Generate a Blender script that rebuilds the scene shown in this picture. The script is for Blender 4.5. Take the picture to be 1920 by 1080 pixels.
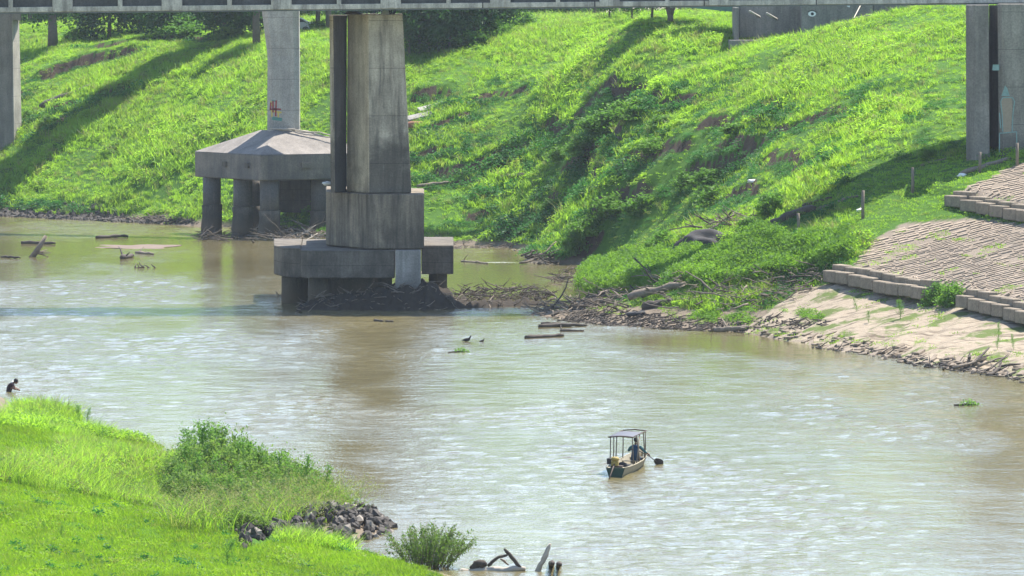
import bpy, bmesh, math, random
import numpy as np
from mathutils import Vector, Matrix, Euler, noise as mnoise
R = math.radians
random.seed(7); rng = np.random.default_rng(7)
scene = bpy.context.scene
for o in list(bpy.data.objects): bpy.data.objects.remove(o)
C = scene.collection

# ------------------------------------------------------------------ camera
H = 21.0; F = 10667.0; YH = -30.0
cam_d = bpy.data.cameras.new('camera'); cam = bpy.data.objects.new('camera', cam_d); C.objects.link(cam)
PITCH = math.atan((540 - YH) / F)
cam.location = (0, 0, H); cam.rotation_euler = (math.pi/2 - PITCH, 0, 0)
cam_d.sensor_width = 36; cam_d.lens = F * 36 / 1920; cam_d.clip_start = 1; cam_d.clip_end = 20000
scene.camera = cam
scene.render.resolution_x = 1024; scene.render.resolution_y = 576
# ------------------------------------------------------------------ light
SUN_EL, SUN_AZ = 61.0, 40.0           # azimuth from +Y (away from camera) towards +X
w = bpy.data.worlds.new('World'); scene.world = w; w.use_nodes = True
nt = w.node_tree; bg = nt.nodes['Background']
sky = nt.nodes.new('ShaderNodeTexSky'); sky.sky_type = 'NISHITA'; sky.sun_disc = False
sky.sun_elevation = R(SUN_EL); sky.sun_rotation = R(SUN_AZ); sky.dust_density = 0.4; sky.air_density = 1.0; sky.ozone_density = 1.0
nt.links.new(sky.outputs[0], bg.inputs[0]); bg.inputs[1].default_value = 0.135
sd = bpy.data.lights.new('sun', 'SUN'); sd.energy = 5.0; sd.angle = R(0.53); sd.color = (1.0, 0.95, 0.86)
so = bpy.data.objects.new('sun', sd); C.objects.link(so)
SDIR = Vector((math.sin(R(SUN_AZ))*math.cos(R(SUN_EL)), math.cos(R(SUN_AZ))*math.cos(R(SUN_EL)), math.sin(R(SUN_EL))))
so.rotation_euler = SDIR.to_track_quat('Z', 'Y').to_euler(); so.location = (60, 500, 120)
vs = scene.view_settings; vs.view_transform = 'Standard'; vs.look = 'None'; vs.exposure = 1.28; vs.gamma = 1; vs.use_curve_mapping = False
scene.cycles.max_bounces = 8; scene.cycles.transmission_bounces = 4; scene.cycles.transparent_max_bounces = 6
scene.cycles.volume_bounces = 0; scene.cycles.use_denoising = True

# ------------------------------------------------------------------ pixel -> world helpers (measuring aids)
cp_, sp_ = math.cos(PITCH), math.sin(PITCH)
def ray(px, py):
    u = (px-960)/F; v = -(py-540)/F
    return Vector((u, cp_ + v*sp_, -sp_ + v*cp_))
def at(px, py, Y):
    r = ray(px, py); t = Y / r.y
    return Vector((r.x*t, Y, H + r.z*t))
def X_(px, Y): return (px-960)/F*Y*1.0
def Z_(py, Y): return at(960, py, Y).z
def water_hit(px, py, z=0.0):
    r = ray(px, py); t = (z-H)/r.z
    return Vector((r.x*t, r.y*t, z))

# ------------------------------------------------------------------ numpy noise
def _lat(seed): return np.random.default_rng(seed).random((256, 256))
_L = {}
def vnoise(x, y, seed=0):
    if seed not in _L: _L[seed] = _lat(seed)
    L = _L[seed]
    xi = np.floor(x).astype(int); yi = np.floor(y).astype(int); fx = x-xi; fy = y-yi
    fx = fx*fx*fx*(fx*(fx*6-15)+10); fy = fy*fy*fy*(fy*(fy*6-15)+10)
    a = L[xi & 255, yi & 255]; b = L[(xi+1) & 255, yi & 255]; c = L[xi & 255, (yi+1) & 255]; d = L[(xi+1) & 255, (yi+1) & 255]
    return (a*(1-fx)+b*fx)*(1-fy) + (c*(1-fx)+d*fx)*fy
def fbm(x, y, seed=0, oct=4, gain=.5):
    s = 0; a = 1; t = 0
    for k in range(oct):
        s = s + a*(vnoise(x*2**k+17*k, y*2**k+31*k, seed+k)-.5); t += a; a *= gain
    return s/t*2
def sstep(a, b, x):
    t = np.clip((x-a)/(b-a), 0, 1); return t*t*(3-2*t)

# ------------------------------------------------------------------ terrain control points (px, py, scale px/m)
CP = """0 400 20.5|0 330 20.2|0 250 19.7|0 180 19.2|0 100 18.5|0 60 18
-200 390 19.8|-200 250 19.2|-200 100 18
250 414 21.1|250 330 20.8|250 250 20.3|250 170 19.8|250 100 19.2|250 72 18.5
450 432 21.8|450 340 21.4|450 250 20.9|450 170 20.4|450 100 19.8|450 72 18.5
560 441 22.3|620 448 22.7
700 455 23.1|700 380 22.7|700 300 22.2|700 200 21.6|700 120 20.9|700 75 19.8
850 462 23.4|950 463 23.5|950 400 23.1|950 300 22.6|950 200 22|950 120 21.4|950 58 20.6
1040 475 24.1|1140 500 25.2|1150 440 25.2|1150 350 24.8|1150 250 24.2|1150 150 23.3|1150 60 22.3|1150 38 20.8
1250 480 26.3|1290 470 27.8|1250 400 25.6
1350 622 31|1350 590 30.7|1350 560 30.3|1350 500 29.8|1350 450 28.2|1350 380 26.9|1350 300 25.8|1350 200 24.6|1350 120 23.8|1350 60 22.9|1350 38 21.2
1000 592 29.6|1100 604 30.2|1200 615 30.7|1130 575 29.3|1200 570 29.3|1200 535 28|1200 505 26.3|1120 540 27.2
1550 650 32.4|1550 600 31.6|1550 540 30.9|1550 480 30.2|1550 430 29.6|1550 385 28.9|1550 300 27.8|1550 200 26.5|1550 120 25.3|1380 90 23.4|1450 82 23.7|1520 68 24.1|1600 52 24.6
1700 680 33.8|1700 620 32.6|1700 560 31.6|1700 480 30.6|1700 400 29.9|1700 340 29.2|1700 250 28.2|1700 150 26.9|1700 75 25.7|1700 32 24.8
1880 706 35|1880 640 33.7|1880 590 32.8|1880 500 31.6|1880 400 30.4|1880 310 29.4|1880 240 28.4|1880 130 27|1880 50 26|1880 16 25.3
2100 735 36.4|2100 600 33.5|2100 450 31.7|2100 310 30|2100 150 28|2100 30 26.5"""
pts = []
for tok in CP.replace('\n', '|').split('|'):
    px, py, s = [float(v) for v in tok.split()]
    p = at(px, py, F/s); pts.append((p.x, p.y, p.z))
shore = [(-200,390),(0,400),(250,414),(450,432),(560,441),(700,455),(850,462),(950,463),(1040,475)]
shore2 = [(1000,592),(1100,604),(1200,615),(1350,622),(1550,650),(1700,680),(1880,706),(2100,735)]
for px, py in shore:
    p = water_hit(px, py); pts.append((p.x-4, p.y-9, -1.2)); pts.append((p.x-14, p.y-28, -2.2))
for px, py in shore2:
    p = water_hit(px, py); pts.append((p.x-1.5, p.y-6, -.9)); pts.append((p.x-6, p.y-24, -2.2))
for q in [(1000,500),(950,530),(1060,520),(1000,555),(700,500),(850,500),(800,570),(1080,500)]:
    p = water_hit(*q); pts.append((p.x, p.y, -.7))
pts += [(-70,660,16.4),(-20,640,16.3),(0,610,17.2),(20,570,17.8),(30,520,18.0),(18,470,16.3),(28,472,16.6),(38,465,17.6),(13,472,17.5),(22,492,17.0),(36,492,17.6),(50,430,19.3),(65,400,19.6),(60,330,12),
        (-70,900,16.5),(0,900,17),(60,900,17.5),(90,600,18),(-110,560,6)]
FAR = np.array(pts)
NP_ = """-200 700 36|0 744 36.9|0 775 39.0|-100 722 36|150 790 39.1|300 834 41.1|400 880 43.3|735 990 48.5|700 1010 49.3|450 1020 50.0|640 1038 50.8|760 1058 51.8|860 1082 52.9
-200 800 39.5|0 800 42|0 900 49|0 1000 56|0 1080 62|-200 1080 62
200 850 46|300 900 46.5|300 980 53|300 1080 61|600 1080 57|450 960 47.3|560 960 46.8|500 900 44.6|600 970 47.4|650 990 48.2
900 1120 55|900 1300 75|0 1400 97|600 1300 85|300 1300 86|1300 1300 72"""
pts = []
for tok in NP_.replace('\n', '|').split('|'):
    px, py, s = [float(v) for v in tok.split()]
    p = at(px, py, F/s); pts.append((p.x, p.y, p.z))
for px, py in [(-200,700),(0,757),(150,790),(300,834),(400,870),(560,915),(680,955)]:
    p = water_hit(px, py); pts.append((p.x+2, p.y+7, -1.0)); pts.append((p.x+8, p.y+24, -2.2))
for px, py in [(860,1000),(1000,1040),(1200,1080),(1500,1100)]:
    p = water_hit(px, py); pts.append((p.x, p.y, -1.3))
pts += [(5,215,-2),(12,212,-2.2),(5,195,-1.5),(18,220,-2.2),(14,190,-2),(25,240,-2.2),(-30,0,18),(20,0,18),(-30,60,13),(30,100,3)]
NEAR = np.array(pts)
def tps(Pn, lam=0.3):
    n = len(Pn); XY = Pn[:, :2]/100
    r2 = ((XY[:, None]-XY[None])**2).sum(-1); K = .5*r2*np.log(r2+1e-12)
    K[np.arange(n), np.arange(n)] = lam*1e-4
    A = np.zeros((n+3, n+3)); A[:n, :n] = K; A[:n, n] = 1; A[:n, n+1:] = XY; A[n, :n] = 1; A[n+1:, :n] = XY.T
    b = np.zeros(n+3); b[:n] = Pn[:, 2]
    sol = np.linalg.solve(A, b)
    def f(x, y):
        x = np.asarray(x, float)/100; y = np.asarray(y, float)/100
        out = sol[n] + sol[n+1]*x + sol[n+2]*y
        for i in range(n):
            r2 = (x-XY[i, 0])**2 + (y-XY[i, 1])**2
            out = out + sol[i]*.5*r2*np.log(r2+1e-12)
        return out
    return f
f_far = tps(FAR); f_near = tps(NEAR)

def grow(a, b, step, lo, hi):
    core = list(np.arange(a, b+step*.5, step)); s = step; x = core[-1]
    while x < hi: s *= 1.35; x += s; core.append(x)
    s = step; x = core[0]
    while x > lo: s *= 1.35; x -= s; core.insert(0, x)
    return np.array(core)
GX = grow(-56, 40, .38, -4000, 4000)
gy = list(np.arange(168, 285, .55)) + list(np.arange(285, 300, .8)) + list(np.arange(300, 480, .33)) + list(np.arange(480, 620, .45))
s = .5; y = gy[-1]
while y < 6000: s *= 1.3; y += s; gy.append(y)
s = .6; y = gy[0]
while y > -800: s *= 1.3; y -= s; gy.insert(0, y)
GY = np.array(gy)
XX, YY = np.meshgrid(GX, GY)          # [iy, ix]
bound = 317 - 2.07*XX
cx = np.clip(XX, -140, 120); cyf = np.clip(YY, 230, 950); cyn = np.clip(YY, -20, 360)
zf = f_far(cx, cyf); zn = f_near(np.clip(XX, -60, 60), cyn)
zf = np.clip(zf, -2.2, 20.2); zn = np.clip(zn, -2.2, 18.5)
wfar = sstep(-6, 6, YY-bound)
ZZ = zf*wfar + zn*(1-wfar)

def interp(G, x, y):
    x = np.asarray(x, float); y = np.asarray(y, float)
    ix = np.clip(np.searchsorted(GX, x)-1, 0, len(GX)-2); iy = np.clip(np.searchsorted(GY, y)-1, 0, len(GY)-2)
    fx = np.clip((x-GX[ix])/(GX[ix+1]-GX[ix]), 0, 1); fy = np.clip((y-GY[iy])/(GY[iy+1]-GY[iy]), 0, 1)
    return (G[iy, ix]*(1-fx)+G[iy, ix+1]*fx)*(1-fy) + (G[iy+1, ix]*(1-fx)+G[iy+1, ix+1]*fx)*fy
def gz(x, y): return float(interp(ZZ, x, y))
def hit(px, py, y0=None, y1=900):
    """first ground point seen through a pixel (or the water level)"""
    r = ray(px, py)
    ys = np.arange(y0 or 160, y1, .25); t = ys/r.y
    zz = H + r.z*t; g = np.maximum(interp(ZZ, r.x*t, ys), 0)
    k = np.argmax(zz <= g)
    if not (zz <= g).any(): k = len(ys)-1
    return Vector((r.x*t[k], ys[k], g[k]))

# erosion scarps: polyline in pixels, height, uphill fade, downhill fade
SC = [([(45,160),(110,135),(190,112),(285,98)],1.7,7,5),([(150,98),(280,82),(440,74)],1.0,5,4),([(60,262),(110,228),(165,202)],.9,4,3),
 ([(762,188),(810,182),(852,180)],1.6,5,4),([(785,262),(840,237),(905,216)],1.1,4,3),([(770,302),(850,293)],.8,4,3),
 ([(985,268),(1040,238),(1100,206),(1180,180),(1272,155)],1.1,5,3),([(1285,268),(1350,240),(1420,222),(1500,205)],.9,4,3),
 ([(1330,292),(1400,284),(1465,270)],.7,3,2),([(1270,322),(1340,310),(1405,300)],1.5,4,3),([(1320,372),(1380,362),(1430,366)],1.0,3,2),
 ([(1100,402),(1150,386),(1225,382)],1.6,4,3),([(868,412),(925,396)],.8,3,2),([(955,425),(1010,408)],.7,3,2),
 ([(830,345),(900,330),(960,300)],.7,3,3),([(1040,330),(1110,300),(1180,290)],.8,3,2),([(1050,375),(1120,345)],.8,3,2),([(1010,395),(1060,370)],.7,3,2),
 ([(880,370),(930,352),(975,345)],.5,2,2),([(1060,470),(1130,452)],1.3,3,2),([(1200,330),(1250,300),(1300,285)],.7,3,3),([(0,190),(50,182)],.8,4,3),
 ([(20,384),(200,402),(330,412)],.5,2,1.5),([(800,455),(950,458),(1030,466)],.4,2,1),([(1250,470),(1300,452),(1350,450)],1.0,2.5,2),
 ([(1575,518),(1740,552),(1960,600)],.75,14,5),([(1800,378),(1860,392),(1960,412)],.6,10,4),([(1440,436),(1540,396),(1620,372)],.5,3,2),([(790,335),(870,320),(950,292),(1000,282)],.9,4,3),([(1140,345),(1200,310),(1270,285)],.9,4,3),([(1400,332),(1480,312),(1570,300)],.8,4,3),([(1420,262),(1500,240),(1600,225)],.7,4,3),([(60,232),(180,182),(270,165)],.9,4,3),([(1150,230),(1240,205),(1330,178)],.8,4,3),([(840,205),(930,180),(1010,160)],.7,4,3)]
def seg_dist(x, y, a, b):
    dx, dy = b[0]-a[0], b[1]-a[1]; L2 = dx*dx+dy*dy; t = ((x-a[0])*dx+(y-a[1])*dy)/L2
    tc = np.clip(t, 0, 1); qx = a[0]+tc*dx; qy = a[1]+tc*dy
    d = np.hypot(x-qx, y-qy); side = (x-a[0])*dy-(y-a[1])*dx
    return d, side/np.sqrt(L2), t, tc
scw = [([hit(*p) for p in poly], h, up, dn) for poly, h, up, dn in SC]
WALLS = scw[25:27]
jit = fbm(XX/2.2, YY/2.2, 50, 3)*.9; m_scarp = np.zeros_like(XX); m_foot = np.zeros_like(XX)
for si, (W, h, up, dn) in enumerate(scw):
    iswall = si in (25, 26)
    x0 = min(p.x for p in W)-18; x1 = max(p.x for p in W)+18; y0 = min(p.y for p in W)-18; y1 = max(p.y for p in W)+18
    ia, ib = np.searchsorted(GX, [x0, x1]); ja, jb = np.searchsorted(GY, [y0, y1])
    if ib <= ia: continue
    x = XX[ja:jb, ia:ib]; y = YY[ja:jb, ia:ib]
    best = np.full(x.shape, 1e9); sg = np.zeros(x.shape); al = np.zeros(x.shape); n = len(W)-1
    for k in range(n):
        d, sd_, t, tc = seg_dist(x, y, W[k], W[k+1])
        m = d < best; best = np.where(m, d, best); al = np.where(m, (k+tc)/n, al)
        sg = np.where(m, np.where(sd_ >= 0, 1, -1), sg)
    # uphill side = the one further from the river (+x / +y)
    k = n//2; a, b = W[k], W[k+1]; mid = (a+b)/2; nx, ny = (b.y-a.y), -(b.x-a.x)
    up_is_pos = (nx*.6+ny*.8) > 0 if not iswall else (ny > 0)
    t = best*sg*(1 if up_is_pos else -1) + (0 if iswall else jit[ja:jb, ia:ib])
    end = (sstep(0, .18, al)*sstep(0, .18, 1-al)) if not iswall else 1.0
    e2 = np.exp(-np.maximum(best-np.abs(t)-1.2, 0)/2) if not iswall else 1.0
    prof = np.where(t > 0, .62*sstep(0, .45, t)*np.exp(-np.maximum(t, 0)/up), -.38*np.exp(np.minimum(t, 0)/dn))
    ZZ[ja:jb, ia:ib] += h*(1 if iswall else .85)*prof*end*e2
    if not iswall: m_scarp[ja:jb, ia:ib] = np.maximum(m_scarp[ja:jb, ia:ib], sstep(-.25-.1*h, .0, t)*(1-sstep(.22, .42, t))*end*e2*(h > .55)); m_foot[ja:jb, ia:ib] = np.maximum(m_foot[ja:jb, ia:ib], sstep(-1.5, -.9, t)*(1-sstep(-.35, -.1, t))*e2)

# masks
def inpoly(poly, x, y):
    c = np.zeros(np.shape(x), bool); n = len(poly); j = n-1
    for i in range(n):
        xi, yi = poly[i][0], poly[i][1]; xj, yj = poly[j][0], poly[j][1]
        c ^= ((yi > y) != (yj > y)) & (x < (xj-xi)*(y-yi)/(yj-yi+1e-9)+xi); j = i
    return c
def wpoly(pl, z=None): return [tuple(hit(*p))[:2] for p in pl]
P_PAVE = wpoly([(1592,505),(1640,455),(1700,420),(1830,414),(1975,425),(1975,606),(1920,586),(1740,545)])
P_PAVE2 = wpoly([(1800,372),(1830,345),(1900,314),(1975,285),(1975,405),(1900,393),(1830,380)])
P_APRON = wpoly([(1395,622),(1440,590),(1490,552),(1575,532),(1740,565),(1975,620),(1975,728),(1900,716),(1700,685),(1550,656)])
P_MUD = wpoly([(1000,590),(1060,560),(1180,570),(1300,590),(1420,585),(1500,600),(1560,598),(1500,615),(1395,626),(1200,620)])
P_PLAZA = [(X_(1148,585),585),(X_(1292,575),575),(X_(1310,1000),1000),(X_(1120,1000),1000)]
P_GROYNE = wpoly([(440,1012),(470,985),(560,955),(640,945),(700,955),(742,990),(700,1012),(620,1030),(450,1034)])
jx = fbm(XX/1.5, YY/3, 70, 3)*.7; jy = fbm(XX/1.5, YY/3, 75, 3)*1.6
m_pave = (inpoly(P_PAVE, XX+jx*.6, YY+jy*.6) | inpoly(P_PAVE2, XX+jx*.6, YY+jy*.6)).astype(float)
m_apron = inpoly(P_APRON, XX+jx*.5, YY+jy*.5).astype(float)
m_mud = (inpoly(P_MUD, XX+jx, YY+jy)).astype(float)
m_plaza = inpoly(P_PLAZA, XX, YY).astype(float)
m_groyne = inpoly(P_GROYNE, XX+jx*.4, YY+jy*.3).astype(float)
# relief: long low ridges along the contour plus lumps
ca, sa = .32, -.95                     # contour direction
uu = XX*ca+YY*sa; vv = XX*-sa+YY*ca
land = sstep(.3, 1.5, ZZ)
steepzone = sstep(-6, 6, YY-bound)*sstep(16, 50, 620-YY)
rough = np.clip(sstep(30, 0, np.abs(YY-430))*1.0 + .35, 0, 1.2)
rid = 1-np.abs(fbm(uu/11, vv/3.6, 11, 3))*2.2
ZZ += steepzone*land*(1-m_pave)*(1-m_apron)*rough*((.16*rid*(1-sstep(14, 17.5, ZZ))) + .14*fbm(XX/2.1, YY/2.1, 21, 3))
ZZ += (1-sstep(-6, 6, YY-bound))*land*(.10*fbm(XX/1.7, YY/3.5, 31, 3)+.25*fbm(XX/6, YY/9, 35, 2))
# cracked apron: grooves running up the slope
ang = R(62); au = XX*math.cos(ang)+YY*math.sin(ang); av = -XX*math.sin(ang)+YY*math.cos(ang)
lowz = 1-sstep(.5, 1.9, ZZ)
gro = fbm(au/9, av/.9, 41, 3)
ZZ += m_apron*(.24*gro*(.45+1.1*lowz) + .12*fbm(au/10, av/3.0, 45, 2) + .05*np.round(fbm(au/5, av/2, 47, 3)*4)/4)
ZZ += m_mud*.07*fbm(XX/.8, YY/1.6, 61, 3)
ZZ += m_groyne*.15
Zt = ZZ.copy()

# ------------------------------------------------------------------ material helpers
def mat(name):
    m = bpy.data.materials.new(name); m.use_nodes = True; nt = m.node_tree
    for n in list(nt.nodes): nt.nodes.remove(n)
    out = nt.nodes.new('ShaderNodeOutputMaterial'); return m, nt, out
def N(nt, t, **kw):
    n = nt.nodes.new('ShaderNode'+t)
    for k, v in kw.items():
        if k.startswith('i_'):
            key = k[2:]; key = int(key) if key.isdigit() else key.replace('_', ' ')
            n.inputs[key].default_value = v
        else: setattr(n, k, v)
    return n
def L(nt, a, b): nt.links.new(a, b)
def ramp(nt, fac, stops):
    r = N(nt, 'ValToRGB'); e = r.color_ramp.elements
    while len(e) < len(stops): e.new(.5)
    for k, (p, c) in enumerate(stops):
        e[k].position = p; e[k].color = (*c, 1) if len(c) == 3 else c
    L(nt, fac, r.inputs[0]); return r
def mixc(nt, fac, a, b, mode='MIX'):
    m = N(nt, 'Mix', data_type='RGBA', blend_type=mode)
    for s, v in ((0, fac), (6, a), (7, b)):
        if hasattr(v, 'is_output') or isinstance(v, bpy.types.NodeSocket): L(nt, v, m.inputs[s])
        elif s == 0: m.inputs[0].default_value = v
        else: m.inputs[s].default_value = (*v, 1)
    return m.outputs[2]
def mth(nt, op, a, b=0.0, c=None, clamp=False):
    m = N(nt, 'Math', operation=op, use_clamp=clamp)
    for k, v in enumerate((a, b) if c is None else (a, b, c)):
        if isinstance(v, bpy.types.NodeSocket): L(nt, v, m.inputs[k])
        else: m.inputs[k].default_value = v
    return m.outputs[0]
def coords(nt, scale=(1, 1, 1), rot=(0, 0, 0), kind='Object'):
    tc = N(nt, 'TexCoord'); mp = N(nt, 'Mapping'); mp.inputs['Scale'].default_value = scale; mp.inputs['Rotation'].default_value = rot
    L(nt, tc.outputs[kind], mp.inputs[0]); return mp.outputs[0]
def noise(nt, vec, scale=1, detail=4, rough=.55, dist=0):
    n = N(nt, 'TexNoise'); n.inputs['Scale'].default_value = scale; n.inputs['Detail'].default_value = detail
    n.inputs['Roughness'].default_value = rough; n.inputs['Distortion'].default_value = dist
    L(nt, vec, n.inputs['Vector']); return n.outputs[0]
def bump(nt, h, strength=.5, dist=.05, nrm=None):
    b = N(nt, 'Bump'); b.inputs['Strength'].default_value = strength; b.inputs['Distance'].default_value = dist
    L(nt, h, b.inputs['Height'])
    if nrm: L(nt, nrm, b.inputs['Normal'])
    return b.outputs[0]
def princ(nt, out, col, rough=.8, nrm=None, spec=.3, **kw):
    p = N(nt, 'BsdfPrincipled')
    if isinstance(col, bpy.types.NodeSocket): L(nt, col, p.inputs['Base Color'])
    else: p.inputs['Base Color'].default_value = (*col, 1)
    if isinstance(rough, bpy.types.NodeSocket): L(nt, rough, p.inputs['Roughness'])
    else: p.inputs['Roughness'].default_value = rough
    p.inputs['Specular IOR Level'].default_value = spec
    if nrm: L(nt, nrm, p.inputs['Normal'])
    for k, v in kw.items(): p.inputs[k.replace('_', ' ')].default_value = v
    L(nt, p.outputs[0], out.inputs[0]); return p

def m_simple(name, col, rough=.7, var=.25, nscale=3, spec=.3, metal=0, bmp=.15, kind='Object'):
    m, nt, out = mat(name); v = coords(nt, kind=kind)
    n = noise(nt, v, nscale, 5)
    c = mixc(nt, n, tuple(x*(1-var) for x in col), tuple(min(x*(1+var), 1) for x in col))
    p = princ(nt, out, c, rough, bump(nt, n, bmp, .03), spec); p.inputs['Metallic'].default_value = metal; return m

def m_concrete(name, base, dark, waterz=None, beige=None, streak=.6, joints=0, moss=0.0, dz=3.0, bscale=1.0):
    """weathered board-marked concrete; waterz: world height under which flood stains darken it"""
    m, nt, out = mat(name)
    g = N(nt, 'NewGeometry'); sep = N(nt, 'SeparateXYZ'); L(nt, g.outputs['Position'], sep.inputs[0])
    mpv = N(nt, 'Mapping'); mpv.inputs['Scale'].default_value = (1.6, 1.6, .16); L(nt, g.outputs['Position'], mpv.inputs[0])
    big = noise(nt, g.outputs['Position'], .55*bscale, 5, .6); fine = noise(nt, g.outputs['Position'], 9, 5, .65); st = noise(nt, mpv.outputs[0], 1.2, 5, .65, .4)
    c = mixc(nt, ramp(nt, big, [(.3, (0, 0, 0)), (.7, (1, 1, 1))]).outputs[0], tuple(x*.72 for x in base), tuple(x*1.18 for x in base))
    sk = ramp(nt, st, [(.42, (0, 0, 0)), (.68, (1, 1, 1))]).outputs[0]
    c = mixc(nt, mth(nt, 'MULTIPLY', sk, streak), c, dark)
    rs = ramp(nt, noise(nt, mpv.outputs[0], 1.7, 5, .7, .8), [(.60, (0, 0, 0)), (.75, (1, 1, 1))]).outputs[0]; c = mixc(nt, mth(nt, 'MULTIPLY', rs, .35), c, (base[0]*.75, base[1]*.5, base[2]*.32))
    if waterz is not None:
        zz = mth(nt, 'ADD', sep.outputs[2], mth(nt, 'MULTIPLY', mth(nt, 'SUBTRACT', big, .5), 7.0))
        wm = N(nt, 'MapRange'); wm.inputs['From Min'].default_value = waterz+dz*.5; wm.inputs['From Max'].default_value = waterz-dz*.5
        L(nt, zz, wm.inputs['Value']); c = mixc(nt, mth(nt, 'MULTIPLY', wm.outputs[0], .8), c, tuple(x*1.0 for x in dark))
    # pale lime runs and patches
    lm = ramp(nt, noise(nt, mpv.outputs[0], 2.3, 6, .7, 1.0), [(.62, (0, 0, 0)), (.74, (1, 1, 1))]).outputs[0]
    c = mixc(nt, mth(nt, 'MULTIPLY', lm, .4), c, tuple(min(x*1.5, .6) for x in base))
    spk = ramp(nt, fine, [(.35, (.72, .72, .72)), (.65, (1.15, 1.15, 1.15))]).outputs[0]
    c = mixc(nt, .8, c, spk, 'MULTIPLY')
    mz_ = N(nt, 'MapRange'); mz_.inputs['From Min'].default_value = 1.5; mz_.inputs['From Max'].default_value = .5; L(nt, mth(nt, 'ADD', sep.outputs[2], mth(nt, 'MULTIPLY', mth(nt, 'SUBTRACT', fine, .5), 1.0)), mz_.inputs['Value']); c = mixc(nt, mth(nt, 'MULTIPLY', mz_.outputs[0], .75), c, (.10, .075, .05))
    h = mth(nt, 'ADD', mth(nt, 'MULTIPLY', fine, .5), big)
    if joints:
        fr = mth(nt, 'FRACT', mth(nt, 'DIVIDE', sep.outputs[2], joints)); j = mth(nt, 'LESS_THAN', fr, .035/joints)
        c = mixc(nt, mth(nt, 'MULTIPLY', j, .55), c, tuple(x*.5 for x in dark)); h = mth(nt, 'SUBTRACT', h, mth(nt, 'MULTIPLY', j, .8))
    if moss:
        mo = ramp(nt, noise(nt, g.outputs['Position'], 1.8, 5, .7), [(.56, (0, 0, 0)), (.7, (1, 1, 1))]).outputs[0]
        c = mixc(nt, mth(nt, 'MULTIPLY', mo, moss), c, (.06, .10, .03))
    princ(nt, out, c, .88, bump(nt, h, .5, .05), .2); return m

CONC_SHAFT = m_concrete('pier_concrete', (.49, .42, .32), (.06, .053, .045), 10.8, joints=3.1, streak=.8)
CONC_DARKSIDE = m_concrete('shaded_stained_concrete', (.13, .12, .11), (.05, .05, .05), 11.0)  # stained, and darkened further to carry shade on inner and recessed faces
CONC_TAN = m_concrete('tan_chamfer_concrete', (.52, .42, .29), (.16, .13, .10), 7.5)
CONC_BASE = m_concrete('flood_stained_concrete', (.25, .205, .15), (.05, .045, .038), 3.6, streak=.85)
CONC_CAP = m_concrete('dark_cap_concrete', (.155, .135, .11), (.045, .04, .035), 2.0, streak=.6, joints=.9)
CONC_PATCH = m_concrete('newer_concrete', (.33, .31, .28), (.14, .13, .12), 1.5)
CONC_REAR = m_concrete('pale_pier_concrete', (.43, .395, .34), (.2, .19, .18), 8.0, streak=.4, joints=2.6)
CONC_REARCAP = m_concrete('grey_cap_concrete', (.20, .175, .145), (.09, .09, .09), 4.5, streak=.6)
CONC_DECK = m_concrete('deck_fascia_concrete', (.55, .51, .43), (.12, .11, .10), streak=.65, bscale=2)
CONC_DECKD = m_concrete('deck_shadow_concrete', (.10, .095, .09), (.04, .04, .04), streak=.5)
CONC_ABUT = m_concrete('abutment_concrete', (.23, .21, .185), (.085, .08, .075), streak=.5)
BLOCK = m_concrete('kerb_block_stone', (.27, .22, .165), (.11, .09, .068), streak=.35, bscale=3, moss=.25)
STEEL_GREEN = m_simple('green_painted_steel', (.08, .17, .13), .6, .3)
STEEL_GREY = m_simple('grey_steel', (.14, .16, .17), .6, .3)
RUST = m_simple('rusty_steel', (.07, .05, .04), .8, .4)
WHITE = m_simple('white_paint', (.72, .72, .70), .5, .12)
BLACK = m_simple('black_rubber', (.022, .022, .024), .75, .4, 8)
WOOD_GREY = m_simple('weathered_driftwood', (.19, .155, .12), .9, .55, 6, .15, bmp=.5)
WOOD_DARK = m_simple('wet_dark_wood', (.065, .052, .042), .8, .5, 6, .25, bmp=.5)
WOOD_PALE = m_simple('bleached_driftwood', (.40, .345, .28), .85, .3, 5, .15, bmp=.5)
BARK = m_simple('tree_bark', (.13, .105, .085), .95, .4, 4, .1, bmp=.6)
ROCKM = m_simple('grey_rubble_stone', (.065, .056, .048), .85, .5, 2.2, .25, bmp=.4)
ROCKL = m_simple('pale_rubble_stone', (.25, .215, .175), .85, .35, 2.2, .2, bmp=.4)
MOUND = m_simple('silty_debris', (.036, .029, .023), .95, .6, 3, .1, bmp=.8)

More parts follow.
